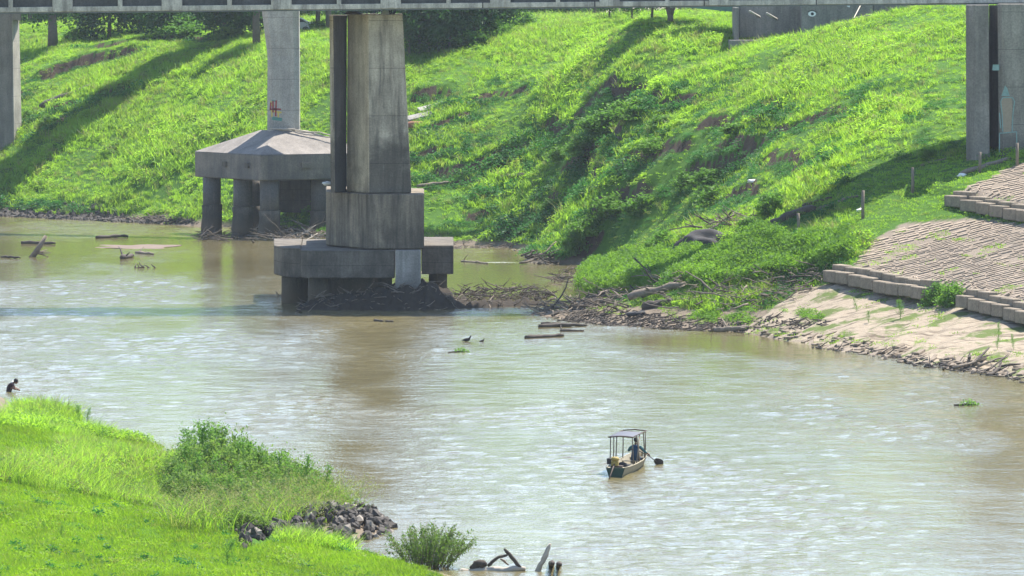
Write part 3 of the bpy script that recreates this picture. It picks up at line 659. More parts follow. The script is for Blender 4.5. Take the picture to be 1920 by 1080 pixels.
ab = empty('bridge_abutment', (XP(1500, YA), YA+2, 16), 'grey concrete bridge abutment with painted eye behind the grassy crest', 'abutment')
def axbox(px0, px1, y0, y1, Ya, Yb, name, mt, root=ab, bevel=.04):
    m_ = MB(); m_.prism([(XP(px0, Ya), Ya), (XP(px1, Ya), Ya), (XP(px1, Ya), Yb), (XP(px0, Ya), Yb)], Z_(y1, Ya), Z_(y0, Ya)); return m_.build(name, mt, root, bevel=bevel)
axbox(1367, 1520, 75, 100, YA-1, YA+6, 'footing', CONC_ABUT)
axbox(1377, 1385, 14, 76, YA, YA+5, 'wing_edge', CONC_ABUT)
axbox(1385.2, 1502, 2, 76, YA+2.2, YA+3.5, 'recess_wall', CONC_ABUT)
axbox(1502.5, 1636, -6, 110, YA-.6, YA+5, 'front_wall', CONC_ABUT)
axbox(1636.5, 1900, -8, 28, YA-.3, YA+5, 'cap_beam', CONC_ABUT)
axbox(1640, 1900, 28.5, 70, YA+3.5, YA+5, 'back_wall', CONC_DARKSIDE)  # dark colour stands in for the shaded gap under the beam
for px, y0 in ((1405, 21), (1437, 25)):
    a = Vector((XP(px, YA-.3), YA-.3, Z_(y0, YA))); b_ = Vector((XP(px+19, YA+1.6), YA+1.6, Z_(y0+11, YA+1.6)))
    m_ = MB(); m_.tube([a, b_], .10, 6); m_.build('strut', CONC_REAR, ab)
yE = YA-.6-.012
m_ = MB(); flat(m_, [(1522+7.5*math.cos(a), 26+5*math.sin(a)) for a in np.linspace(0, 2*math.pi, 16)[:-1]], yE); m_.build('painted_eye', WHITE, ab); m_ = MB(); flat(m_, [(1590, 6), (1594, 8), (1592, 14), (1587, 12)], yE); m_.build('painted_spot', WHITE, ab)
m_ = MB(); flat(m_, [(1522.5+3*math.cos(a), 26+3*math.sin(a)) for a in np.linspace(0, 2*math.pi, 12)[:-1]], yE-.006); stroke(m_, [(1514, 22), (1522, 19), (1531, 23)], 1.2, yE-.006); m_.build('painted_pupil', BLACK, ab)
m_ = MB(); flat(m_, [(1766+7*math.cos(a), 15+6*math.sin(a)) for a in np.linspace(0, 2*math.pi, 14)[:-1]], YA-.312); m_.build('painted_disc', CONC_REAR, ab)
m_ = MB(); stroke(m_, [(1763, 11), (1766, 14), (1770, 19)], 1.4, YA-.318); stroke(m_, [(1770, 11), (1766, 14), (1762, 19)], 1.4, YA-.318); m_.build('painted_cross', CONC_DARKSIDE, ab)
PINKP = m_simple('faded_pink_paint', (.24, .18, .19), .95, .3, 6)
m_ = MB()
for k in range(9):
    x0 = rng.uniform(1508, 1600); y0 = rng.uniform(10, 45); stroke(m_, [(x0, y0), (x0+rng.uniform(-3, 6), y0+rng.uniform(-4, 6)), (x0+rng.uniform(0, 9), y0+rng.uniform(-3, 9))], 1.0, yE+.004)
m_.build('faded_scrawl', PINKP, ab, kind='stuff')

# ---- far left pier
YL = 536.0
lp = empty('bridge_pier', (XP(12, YL), YL+2, gz(XP(12, YL), YL)), 'pier with bracket at the far left edge, its right face coloured paler as sunlit', 'bridge pier')
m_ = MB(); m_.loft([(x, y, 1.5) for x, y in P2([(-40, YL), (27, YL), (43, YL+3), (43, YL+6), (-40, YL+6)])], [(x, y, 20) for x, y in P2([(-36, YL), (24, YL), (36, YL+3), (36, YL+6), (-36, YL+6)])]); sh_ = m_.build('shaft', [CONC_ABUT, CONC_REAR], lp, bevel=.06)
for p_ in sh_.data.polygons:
    if p_.normal.x > .3: p_.material_index = 1  # right face coloured paler to carry the sunlight
m_ = MB(); m_.prism(P2([(24, YL-.6), (41, YL-.6), (41, YL+2.8), (24, YL+2.8)]), Z_(38, YL), Z_(22, YL)); m_.build('bracket', CONC_ABUT, lp)
ld = empty('shadow_deck', (-35, 540, 19.6), 'unseen bridge deck added above the picture, laid to cast the left shadow band', 'bridge')
m_ = MB(); A_ = Vector((-62, 510, 0)); B_ = Vector((-8, 572, 0)); dd = (B_-A_).normalized(); nn = Vector((-dd.y, dd.x, 0))*3.2
m_.loft([(*(A_+nn).xy, 19.7), (*(A_-nn).xy, 19.7), (*(B_-nn).xy, 19.7), (*(B_+nn).xy, 19.7)], [(*(A_+nn).xy, 20.9), (*(A_-nn).xy, 20.9), (*(B_-nn).xy, 20.9), (*(B_+nn).xy, 20.9)]); m_.build('deck_slab', CONC_DECK, ld)  # unseen slab added for its shadow, direction set by the shadow band

# ================================================================== KERB WALLS AND PAVING
def kerb(W, label, sink, spc, gaps=()):
    a, b_ = Vector(W[0]), Vector(W[-1])
    root = empty('kerb_wall', ((a.x+b_.x)/2, (a.y+b_.y)/2, gz((a.x+b_.x)/2, (a.y+b_.y)/2-.6)), label, 'kerb wall')
    pts_ = [Vector(p) for p in W]
    for course in (0, 1):
        s_ = 0.0 if course == 0 else .35
        for p0, p1 in zip(pts_[:-1], pts_[1:]):
            L_ = (p1-p0).xy.length; n = max(1, int(L_/1.5)); d = (p1-p0)/n; yaw = math.atan2(d.y, d.x)
            for k in range(n):
                c = p0+d*(k+.5); nrm = Vector((math.sin(yaw), -math.cos(yaw), 0))
                px = 960+F*c.x/c.y
                if any(g0 < px < g1 for g0, g1 in gaps if course == 1 or True): continue
                off = .25+.62*course; q_ = c+nrm*off; zb = gz(c.x-nrm.x*1.3, c.y-nrm.y*1.3)
                top = zb+.04 - spc*course - sink + rng.uniform(-.05, .05)
                m_ = MB(); m_.box((q_.x+rng.uniform(-.02, .02), q_.y+rng.uniform(-.04, .04), top-.36), (d.xy.length-.05, .6, .72), (rng.uniform(-.02, .02), rng.uniform(-.015, .015), yaw+rng.uniform(-.012, .012)))
                m_.build('block', BLOCK, root, bevel=.05)
    return root
kerb(WALLS[0][0], 'long double course of tan stone kerb blocks under the paved slope', .06, .34, gaps=((1752, 1822),))
kerb(WALLS[1][0], 'short upper double course of kerb blocks near the right pier', .32, .2)
PAVER = m_concrete('worn_paving', (.34, .27, .205), (.15, .115, .085), streak=.45, bscale=4, moss=.2)
ps = bpy.data.objects.new('paved_slope', None); C.objects.link(ps); ps.location = (XP(1760, 345), 345, 4); tag(ps, 'terraced slope laid with rows of worn paving slabs', kind='structure')
me_p = []
for k in range(4):
    m_ = MB(); w_ = .30+.16*k/3; m_.loft([(-w_, -.245, -.12), (w_, -.245, -.12), (w_, .22, -.12), (-w_, .22, -.12)], [(-w_+.02, -.23+.01*k, .03), (w_-.02, -.235, .03-.01*(k % 2)), (w_-.03, .22, .0), (-w_+.03, .22, .01)])
    o = m_.build('slab', PAVER, loc=(0, 0, 0)); me_p.append(o.data); bpy.data.objects.remove(o)
slabs = []
for reg in (P_PAVE, P_PAVE2):
    x0, x1 = min(p[0] for p in reg), max(p[0] for p in reg); y0, y1 = min(p[1] for p in reg), max(p[1] for p in reg)
    y = y0; row = 0
    while y < y1:
        x = x0+rng.uniform(0, 1)
        while x < x1:
            k = int(rng.integers(4)); wd = (.30+.16*k/3)*2
            yy = y + .8*math.sin(x*.55+row*.13)*.35 - .12*(x-x0)
            if inpoly(reg, np.array([x]), np.array([yy]))[0] and rng.random() > .07 and float(fbm(np.array([x/2.2]), np.array([yy/2.2]), 33, 3)[0]) < .42:
                slabs.append((x, yy, k))
            x += wd+.03
        y += .48; row += 1
slabs.sort(key=lambda s_: s_[1]); rest = MB()
for i, (x, y, k) in enumerate(slabs):
    gx_ = (gz(x+.5, y)-gz(x-.5, y)); gy_ = (gz(x, y+.6)-gz(x, y-.6))/1.2
    rot = Euler((math.atan(gy_)-.05+rng.uniform(-.02, .02), -math.atan(gx_), -.12+rng.uniform(-.04, .04)))
    z = gz(x, y)+.02+rng.uniform(-.025, .02)
    if i < 300:
        o = bpy.data.objects.new('slab', me_p[k]); C.objects.link(o); o.parent = ps; o.location = Vector((x, y, z))-ps.location; o.rotation_euler = rot
    else:
        mm = rot.to_matrix(); rest.add([mm @ v.co + Vector((x, y, z)) for v in me_p[k].vertices], [tuple(f.vertices) for f in me_p[k].polygons])
if rest.v: rest.build('slab_rows', PAVER, ps, kind='stuff')

# ================================================================== DRIFTWOOD, POSTS, STONES
def branch_pts(p, yaw, L_, pitch=.05, wig=.08, n=5):
    p = Vector(p); P = [p.copy()]; d = Vector((math.cos(yaw)*math.cos(pitch), math.sin(yaw)*math.cos(pitch), math.sin(pitch)))
    for i in range(n-1):
        d = (d+Vector(rng.uniform(-wig, wig, 3))*2).normalized(); p = p+d*L_/(n-1); P.append(p.copy())
    return P
def branch(mb, p, yaw, L_, r, pitch=.05, wig=.08, forks=1, n=5, sides=6):
    P = branch_pts(p, yaw, L_, pitch, wig, n); mb.tube(P, [r*(1-.55*i/(n-1)) for i in range(n)], sides)
    for _ in range(forks):
        k = int(rng.integers(1, n-1)); Q = branch_pts(P[k], yaw+rng.uniform(-1, 1), L_*rng.uniform(.25, .5), pitch+rng.uniform(.0, .7), wig, 4)
        mb.tube(Q, [r*.5, r*.42, r*.3, r*.15], 5)
def log(px0, py0, px1, py1, r, label, name='log', material=None, cat='log', forks=0, dz=.0, group=None, wig=.04):
    a, b_ = hit(px0, py0), hit(px1, py1); a.z += r*.6+dz; b_.z += r*.6+dz
    P = [a.lerp(b_, t_)+Vector(rng.uniform(-wig, wig, 3))*(b_-a).length*.5*(0 < t_ < 1) for t_ in (0, .12, .25, .38, .5, .62, .75, .88, 1)]
    for p in P[1:-1]: p.z = max(p.z, max(gz(p.x, p.y), 0)+r*.5+dz)
    m_ = MB(); m_.tube(P, [r*k_*rng.uniform(.85, 1.12) for k_ in (.8, 1.15, 1.05, 1, .95, .9, .85, .8, .5)], 9, jit=.12)
    for _ in range(forks):
        k = int(rng.integers(1, 4)); m_.tube(branch_pts(P[k], rng.uniform(0, 6), rng.uniform(.5, 1.3), rng.uniform(.2, 1), .15, 4), [r*.5, r*.4, r*.3, r*.12], 5)
    return m_.build(name, material or WOOD_GREY, label=label, cat=cat, group=group)
def pile(regions, name, label, cat, nb, Lr, rr, mats=(WOOD_GREY, WOOD_DARK), zup=.5, pitch=.25, parts=True, yawb=None, stuffn=0):
    """heap of branches: every branch of the heap is a part; regions: pixel polygon on the ground"""
    poly = wpoly(regions); xs = [p[0] for p in poly]; ys = [p[1] for p in poly]; c = (sum(xs)/len(xs), sum(ys)/len(ys))
    root = empty(name, (c[0], c[1], max(gz(*c), 0)), label, cat); k = 0; tries = 0; st = MB()
    while k < nb+stuffn and tries < 20000:
        tries += 1; x, y = rng.uniform(min(xs), max(xs)), rng.uniform(min(ys), max(ys))
        if not inpoly(poly, np.array([x]), np.array([y]))[0]: continue
        z = max(gz(x, y), 0)+rng.random()**1.5*zup; yaw = rng.normal(0, .6)+(math.pi if rng.random() < .5 else 0) if yawb is None else yawb+rng.normal(0, .35)
        m_ = MB() if k < nb else st
        if k < nb: branch(m_, (x, y, z), yaw, rng.uniform(*Lr), rng.uniform(*rr), rng.normal(0, pitch), .12, int(rng.integers(0, 3)))
        else: m_.tube(branch_pts((x, y, z), rng.uniform(0, 6.3), rng.uniform(.3, 1.0), rng.normal(0, .3), .15, 3), [.03, .025, .012], 4)
        if k < nb: m_.build('branch', mats[int(rng.random() < .4)], root)
        k += 1
    if stuffn: st.build('twig_litter', mats[0], root, kind='stuff')
    return root
pile([(1120,590),(1120,555),(1200,535),(1290,535),(1330,560),(1300,585),(1220,590)], 'driftwood_heap', 'big tangled driftwood heap beneath the green spit behind the tyre', 'driftwood', 75, (.8, 2.6), (.03, .10), zup=1.0, stuffn=300)
pile([(1330,590),(1330,548),(1440,530),(1530,520),(1560,530),(1500,560),(1420,585)], 'driftwood_heap', 'long low driftwood tangle under the right half of the green spit', 'driftwood', 55, (.8, 2.4), (.03, .085), zup=.9, stuffn=300)
pile([(985,592),(1040,572),(1110,560),(1150,580),(1120,598),(1040,600)], 'driftwood_heap', 'pointed brown driftwood heap at the tip of the spit', 'driftwood', 60, (.8, 2.6), (.03, .09), zup=.55, stuffn=250)
pile([(1030,530),(1060,510),(1120,512),(1125,530),(1060,537)], 'driftwood_heap', 'small grey driftwood heap in the inlet behind the spit', 'driftwood', 30, (.8, 2.2), (.03, .09), zup=.4, stuffn=60)
pile([(965,497),(1010,490),(1030,485),(1032,497)], 'driftwood_heap', 'dark driftwood bundle poking from the bank into the calm inlet', 'driftwood', 22, (1.0, 2.4), (.05, .12), mats=(WOOD_DARK, WOOD_GREY), zup=.7, yawb=.5)
pile([(500,450),(470,435),(560,428),(610,430),(612,452),(560,458)], 'driftwood_heap', 'pale dry brushwood heap under the pyramid capped pier', 'driftwood', 70, (.8, 2.8), (.025, .07), mats=(WOOD_GREY, WOOD_PALE), zup=.6, stuffn=250)
pile([(360,452),(372,436),(470,438),(480,456)], 'driftwood_heap', 'dark branch litter round the foot of the left piles', 'driftwood', 35, (.8, 2.6), (.03, .09), mats=(WOOD_DARK, WOOD_GREY), zup=.35, stuffn=150)
pile([(215,408),(330,408),(370,420),(300,418)], 'driftwood_heap', 'thin grey driftwood strand along the far left shoreline', 'driftwood', 40, (.7, 2.2), (.03, .08), zup=.3, stuffn=200)
pile([(1300,432),(1350,415),(1405,405),(1420,420),(1330,442)], 'driftwood_heap', 'brown flood debris caught on the slope above the black mound', 'driftwood', 30, (.8, 2.2), (.03, .09), zup=.4, stuffn=120)
pile([(1470,462),(1500,452),(1590,458),(1600,474),(1530,478)], 'driftwood_heap', 'few broken branches lying on top of the green spit', 'driftwood', 14, (.8, 2.0), (.03, .09), zup=.8, pitch=.1)
pile([(1740,690),(1790,672),(1870,680),(1900,706),(1830,706)], 'driftwood_heap', 'dark slab like driftwood at the right foot of the cracked apron', 'driftwood', 26, (.8, 2.6), (.05, .13), mats=(WOOD_DARK, WOOD_GREY), zup=.3, yawb=.8, pitch=.1)
# mound of silt and twigs against the main pier
root = empty('debris_mound', (XP(700, 369), 368.5, 0), 'heap of silt and twigs packed against the foot of the main pier', 'debris')
nx_, ny_ = 110, 26; X0, X1 = XP(560, 369), XP(1035, 369); gx = np.linspace(X0, X1, nx_); gyv = np.linspace(363.6, 375, ny_); mx, my = np.meshgrid(gx, gyv)
pxm = 960+F*mx/my
top = .9*np.interp(pxm, [555, 580, 640, 700, 760, 800, 840, 880, 960, 1000, 1035], [-.2, .45, .9, 1.35, 1.9, 1.95, 1.1, .75, .65, .85, -.2])
cy0 = np.interp(pxm, [560, 840, 1035], [369.2, 370.0, 373]); wd_ = np.interp(pxm, [560, 800, 900, 1035], [3.6, 3.8, 2.0, 1.6])
mz = top*np.clip(1-((my-cy0)/wd_)**2, -.5, 1)*(1-.35*(pxm > 850)) + .24*fbm(mx/.45, my/.45, 120, 4)*2 - .12
me = npmesh('silt_body', np.stack([mx-root.location.x, my-root.location.y, mz], -1).reshape(-1, 3), grid_faces(ny_, nx_), MOUND, False); tag(link('silt_body', me, root), kind='stuff')
st = MB()
for k in range(420):
    i, j = int(rng.integers(nx_)), int(rng.integers(0, ny_//2+3)); 
    if mz[j, i] < -.02: continue
    P = branch_pts((mx[j, i], my[j, i], mz[j, i]+.03), rng.normal(0, .9)+(math.pi if k % 2 else 0), rng.uniform(.3, 1.3), rng.normal(0, .35), .15, 4)
    if k < 120:
        m_ = MB(); m_.tube(P, [.05, .045, .035, .02], 5); m_.build('branch', (WOOD_GREY, WOOD_DARK)[k % 2], root)
    else: st.tube(P, [.028, .024, .018, .01], 4)
st.build('twig_litter', WOOD_GREY, root, kind='stuff')
log(588, 566, 645, 569, .24, 'short tan log lying in the water at the main pier foot', material=WOOD_PALE)
pile([(845,572),(845,556),(900,552),(980,550),(1035,556),(1030,568),(950,572)], 'driftwood_heap', 'low black strand of mud and sticks running right from the main pier', 'driftwood', 45, (.6, 2.0), (.03, .08), mats=(WOOD_DARK, WOOD_GREY), zup=.75, pitch=.2, stuffn=420)
# individual logs and snags
log(1178, 574, 1285, 548, .26, 'thick pale tree trunk leaning across the big driftwood heap', forks=1, dz=.35)
log(1205, 580, 1262, 572, .30, 'dark rounded log beside the tyre', material=WOOD_DARK)
log(1340, 622, 1405, 617, .16, 'forked pale branch at the water edge left of the cracked apron', forks=2)
log(1010, 614, 1100, 612, .13, 'long flat dark plank afloat below the spit tip', material=WOOD_DARK)
log(1015, 609, 1050, 610, .12, 'short black log afloat just behind the floating plank', material=WOOD_DARK)
log(985, 635, 1057, 631, .13, 'dark half sunken log in open water below the spit', material=WOOD_DARK)
log(1050, 622, 1095, 622, .10, 'thin dark branch floating right of the plank', material=WOOD_DARK, forks=1)
log(180, 447, 240, 445, .14, 'dark log resting in the shallows left of the rear piles', material=WOOD_DARK)
log(40, 457, 104, 458, .14, 'dark flat log beyond the leaning snag at far left', material=WOOD_DARK)
log(228, 486, 250, 482, .18, 'black stump in shallows below the pink sandbar', material=WOOD_DARK, forks=2)
log(255, 475, 288, 478, .12, 'grey log on the rocks below the pink sandbar', forks=1)
log(702, 603, 718, 604, .10, 'small dark branch afloat in the brown pier reflection', material=WOOD_DARK)
log(722, 604, 738, 604, .08, 'tiny dark twig afloat beside the small dark branch', material=WOOD_DARK)
log(865, 491, 915, 495, .08, 'thin grey branch floating right of the main pier cap', forks=1)
log(1440, 430, 1530, 398, .30, 'heavy squared dark timber sloping in shade left of the posts', material=WOOD_DARK, name='timber')
log(1532, 397, 1610, 372, .12, 'thin grey beam continuing uphill from the heavy timber', name='timber')
log(1800, 330, 1905, 297, .17, 'long grey trunk lying behind the upper paving by the right pier')
log(1505, 391, 1560, 376, .10, 'thin dark stick on the grass above the timber', material=WOOD_DARK, dz=.1)
log(75, 206, 176, 163, .32, 'long curved dark pipe lying on the far left slope', name='pipe', material=m_simple('dark_pipe', (.07, .065, .06), .8, .3), cat='pipe', wig=.02)
log(782, 356, 842, 350, .14, 'straight grey pole on the grass right of the main pier', name='pole', cat='pole', dz=.2)
log(942, 337, 985, 332, .14, 'short grey pole lying in grass at mid slope', name='pole', cat='pole', dz=.15)
log(1725, 312, 1790, 296, .07, 'slim stick in the shadow left of the right pier', name='stick', cat='stick')
log(2, 483, 38, 485, .09, 'flat dark stick in the water left of the snag', name='stick', material=WOOD_DARK, cat='stick')
# leaning snag far left
a = water_hit(62, 482); m_ = MB(); m_.tube([a+Vector((-.2, 0, -.2)), a+Vector((.5, 0, .8)), a+Vector((1.0, .1, 1.65))], [.24, .19, .13], 8)
for _ in range(5): m_.tube(branch_pts(a+Vector((.2, 0, .3)), rng.uniform(-.6, .6), rng.uniform(.6, 1.2), rng.uniform(-.2, .5), .2, 4), [.07, .06, .04, .02], 5)
m_.build('snag', WOOD_GREY, label='leaning broken tree snag standing in the far left shallows', cat='snag')
a = water_hit(270, 502); m_ = MB()
for k in range(6): m_.tube(branch_pts(a+Vector((rng.uniform(-.9, .9), 0, -.05)), rng.uniform(0, 6), rng.uniform(.4, .9), rng.uniform(.2, 1.3), .2, 4), [.07, .06, .04, .02], 5)
m_.build('snag', WOOD_DARK, label='small spiky dark snag in green reflecting water left', cat='snag')
a = water_hit(527, 556); m_ = MB(); m_.tube([a+Vector((-.1, 0, -.1)), a+Vector((-.35, 0, .35))], .04, 5); m_.tube([a+Vector((-.1, 0, -.1)), a+Vector((.25, 0, .3))], .04, 5)
m_.build('snag', WOOD_GREY, label='little V shaped twig sticking up left of the main pier pile', cat='snag')
# foreground driftwood
def wh(px, py, z=0): return water_hit(px, py, z)
def tubelog(P, rr, label, material, name='log', n=10, extra=None):
    m_ = MB(); P = [Vector(p) for p in P]; k_ = len(P)*3; Q = []; rq = []
    for i_ in range(k_):
        u_ = i_/(k_-1)*(len(P)-1); j_ = min(int(u_), len(P)-2); Q.append(P[j_].lerp(P[j_+1], u_-j_)+Vector(rng.uniform(-.02, .02, 3))); rq.append((rr[j_]*(1-u_+j_)+rr[j_+1]*(u_-j_))*rng.uniform(.8, 1.12))
    rq[0] *= .75; rq[-1] *= .7; m_.tube(Q, rq, n, jit=.14)
    if extra: extra(m_)
    return m_.build(name, material, label=label, cat='log')
Yf = 203.0; AT = lambda px, py, dy=0: at(px, py, Yf+dy)
tubelog([AT(855, 1074), AT(900, 1071), AT(950, 1070), AT(985, 1066)], [.13, .17, .16, .10], 'thick bleached log lying along the bottom edge by the bush', WOOD_PALE)
tubelog([AT(1000, 1088), AT(1012, 1062), AT(1025, 1038), AT(1032, 1020)], [.12, .11, .10, .06], 'upright bleached branch leaning right at the bottom edge', WOOD_PALE)
tubelog([AT(983, 1075), AT(965, 1050), AT(945, 1029)], [.06, .09, .05], 'dark stick leaning left out of the foreground driftwood', WOOD_DARK)
tubelog([AT(915, 1062), AT(930, 1046), AT(948, 1041), AT(955, 1038)], [.065, .055, .05, .03], 'dark bowed branch arching over the foreground driftwood', WOOD_DARK)
tubelog([AT(882, 1066), AT(898, 1057), AT(912, 1058)], [.10, .15, .11], 'short dark stump behind the thick bleached log', WOOD_DARK)
tubelog([wh(1033, 1056, -.2), wh(1033, 1056, .3)+Vector((.04, 0, 0)), wh(1036, 1056, .62)], [.12, .11, .08], 'blunt dark stake in the water right of the bleached branch', WOOD_DARK, 'stake')
tubelog([wh(1047, 1058, -.2), wh(1048, 1058, .35), wh(1050, 1058, .66)], [.10, .09, .08], 'rightmost dark stake standing in the foreground water', WOOD_DARK, 'stake')
tubelog([AT(938, 1047, .5), AT(955, 1060, .5)], [.05, .03], 'short grey twig under the bowed branch', WOOD_GREY, 'stick')
# posts on the right slope
for px, py0, py1, lab in ((1497, 437, 400, 'lowest wooden post, standing beside the heavy squared timber'), (1618, 411, 358, 'second wooden post uphill, with white litter at its foot'), (1711, 362, 314, 'third wooden post uphill, in the pier shadow'), (1837, 324, 285, 'topmost wooden post just below the right pier'), (1907, 312, 268, 'thin post at the right edge in front of the pier')):
    p = hit(px, py1+ (py0-py1)); Y = p.y; hgt_ = (py0-py1)*Y/F
    m_ = MB(); m_.tube([p+Vector((0, 0, -.3)), p+Vector((rng.uniform(-.02, .02), 0, hgt_*.5)), p+Vector((rng.uniform(-.04, .04), 0, hgt_))], [.11, .10, .095], 8); m_.build('wooden_post', WOOD_GREY, label=lab, cat='post', group='wooden posts on the right slope')
# tyre
p = hit(1192, 594); m_ = MB(); ring = []
for i in range(28):
    a = 2*math.pi*i/28
    for j in range(8):
        b_ = 2*math.pi*j/8; rr_ = .46+.15*math.cos(b_); ring.append((p.x+rr_*math.cos(a), p.y+rr_*math.sin(a), p.z+.17+.13*math.sin(b_)+.05*math.cos(a)))
m_.add(ring, [(i*8+j, ((i+1) % 28)*8+j, ((i+1) % 28)*8+(j+1) % 8, i*8+(j+1) % 8) for i in range(28) for j in range(8)], True); m_.build('tyre', BLACK, label='old black tyre lying flat on the muddy shore', cat='tyre')
# rocks
def rock_mesh(seed, material):
    bm = bmesh.new(); bmesh.ops.create_icosphere(bm, subdivisions=1, radius=1); rr = np.random.default_rng(seed)
    s_ = Vector((rr.uniform(.8, 1.3), rr.uniform(.6, 1.0), rr.uniform(.5, .9)))
    for v in bm.verts: v.co = Vector((v.co.x*s_.x, v.co.y*s_.y, v.co.z*s_.z))*(1+rr.uniform(-.28, .28))
    me = bpy.data.meshes.new('rock'); bm.to_mesh(me); bm.free(); me.materials.append(material); return me
RM = [rock_mesh(i, ROCKM if i % 4 else ROCKL) for i in range(14)]
gro_root = empty('rubble_groyne', (XP(600, 222), 222, 0), 'spit of broken grey rubble stones running into the water at lower left', 'rubble')
n = 0; xs = [p[0] for p in P_GROYNE]; ys = [p[1] for p in P_GROYNE]; cand = []
edge_in = lambda x, y: min(math.hypot(x-(a[0]+(b_[0]-a[0])*t_), y-(a[1]+(b_[1]-a[1])*t_)) for a, b_ in zip(P_GROYNE, P_GROYNE[1:]+P_GROYNE[:1]) for t_ in np.linspace(0, 1, 9))
small = MB()
while n < 1000:
    x, y = rng.uniform(min(xs)-.3, max(xs)+.3), rng.uniform(min(ys)-.5, max(ys)+.5)
    if not inpoly(P_GROYNE, np.array([x]), np.array([y]))[0]: continue
    e = min(edge_in(x, y), 2.5); px = 960+F*x/y
    z = max(gz(x, y), -.05)+.26*e + rng.uniform(-.1, .1); cand.append((x, y, z)); n += 1
cand.sort(key=lambda c_: c_[1])
for i, (x, y, z) in enumerate(cand):
    sc = rng.uniform(.13, .25)*(1 if i % 3 else 1.1)*(1.5 if rng.random() < .06 else 1)
    if i % 3 == 0:
        o = bpy.data.objects.new('rock', RM[int(rng.integers(14))]); C.objects.link(o); o.parent = gro_root
        o.location = Vector((x, y, z))-gro_root.location; o.rotation_euler = tuple(rng.uniform(0, 6.3, 3)); o.scale = (sc, sc, sc)
    else:
        me_ = RM[int(rng.integers(14))]; mm = Euler(tuple(rng.uniform(0, 6.3, 3))).to_matrix(); small.add([mm @ (v.co*sc*.8)+Vector((x, y, z-.05)) for v in me_.vertices], [tuple(f.vertices) for f in me_.polygons])
small.build('small_stones', ROCKM, gro_root, kind='stuff')
# shoreline rubble far left, mud-flat litter, apron chips
def strew(poly_px, n, r0, r1, material, name, label, sticks=0):
    poly = wpoly(poly_px); xs = [p[0] for p in poly]; ys = [p[1] for p in poly]; mb = MB(); k = 0; t_ = 0
    while k < n and t_ < 30000:
        t_ += 1; x, y = rng.uniform(min(xs), max(xs)), rng.uniform(min(ys), max(ys))
        if not inpoly(poly, np.array([x]), np.array([y]))[0]: continue
        z = max(gz(x, y), -.03); k += 1
        if rng.random() < sticks: mb.tube(branch_pts((x, y, z+.04), rng.normal(0, .8), rng.uniform(.4, 1.4), rng.normal(0, .15), .12, 4), [.04, .035, .03, .015], 4)
        else:
            me_ = RM[int(rng.integers(14))]; mm = Euler(tuple(rng.uniform(0, 6.3, 3))).to_matrix(); s_ = rng.uniform(r0, r1); mb.add([mm @ (v.co*s_)+Vector((x, y, z)) for v in me_.vertices], [tuple(f.vertices) for f in me_.polygons])
    return mb.build(name, material, label=label, kind='stuff')
strew([(-60,402),(0,390),(100,388),(220,400),(350,410),(380,424),(250,418),(120,412),(0,406)], 900, .10, .40, ROCKM, 'shore_rubble', 'grey rubble along the far left waterline', .2)
strew([(1040,602),(1080,585),(1180,585),(1300,600),(1420,596),(1550,604),(1540,616),(1400,624),(1200,616)], 1100, .04, .13, WOOD_DARK, 'mud_litter', 'dark litter of sticks and clods on the mud flat', .55)
strew([(820,466),(950,466),(1040,478),(1030,470),(950,460),(820,458)], 160, .06, .2, WOOD_GREY, 'shore_litter', 'grey sticks along the inlet waterline', .6)
strew([(1480,650),(1600,662),(1700,684),(1880,712),(1920,720),(1900,700),(1700,668),(1560,648)], 240, .06, .2, ROCKM, 'apron_chips', 'broken chips at the foot of the apron', .5)
EDGE = m_simple('brown_silt_crust', (.20, .16, .12), .95, .5, 5, bmp=.6)
root = empty('broken_revetment', tuple(hit(1650, 670)), 'broken tilted plates of the old revetment along the apron foot', 'revetment')
for i in range(150):
    u_ = rng.random(); px = 1392+530*u_; py = np.interp(px, [1392, 1550, 1700, 1880, 1930], [622, 652, 680, 707, 716])-rng.random()**1.5*26; p = hit(px, py)
    m_ = MB(); m_.box(p+Vector((0, 0, rng.uniform(-.03, .06))), (rng.uniform(.5, 1.5), rng.uniform(.15, .35), rng.uniform(.08, .16)), (rng.uniform(-.25, .1), rng.uniform(-.25, .05), R(62)+rng.normal(0, .22))); m_.build('plate', EDGE, root, bevel=.02)
# slabs of broken concrete on the eroded patch
for k, (px, py, L_, lab) in enumerate(((790, 222, 2.6, 'tilted pale concrete slab in the eroded hollow right of the main pier'), (806, 208, 2.0, 'upper broken slab lodged in the eroded hollow'))):
    p = hit(px, py); m_ = MB(); m_.box(p+Vector((0, 0, .2)), (L_, 1.1, .22), (.25, -.22, .3)); m_.build('broken_slab', CONC_PATCH, label=lab, cat='slab', bevel=.03)
p = hit(783, 238); m_ = MB(); m_.ball(p+Vector((0, 0, .15)), (1.3, .6, .35), 2, 3, .4); m_.build('earth_clod', m_simple('red_earth', (.24, .11, .07), .95, .3), label='lump of red earth below the broken slabs', cat='earth')
p = hit(1310, 478); m_ = MB(); m_.ball(p+Vector((.6, .3, .2)), (2.3, 1.2, 1.35), 4, 5, .35); m_.build('tarry_mound', m_simple('black_earth', (.05, .047, .05), .9, .4, 3, bmp=.8), label='dark earthen mound behind the green spit', cat='earth mound')
p = wh(262, 462); m_ = MB(); m_.ball(Vector((p.x, p.y, -.09)), (3.7, 5.0, .15), 5, 8, .5); m_.build('sandbar', m_simple('pink_silt', (.15, .11, .085), .9, .4, 1), label='flat pinkish sandbar in the green shallows', cat='sandbar')
p = hit(1330, 345); 
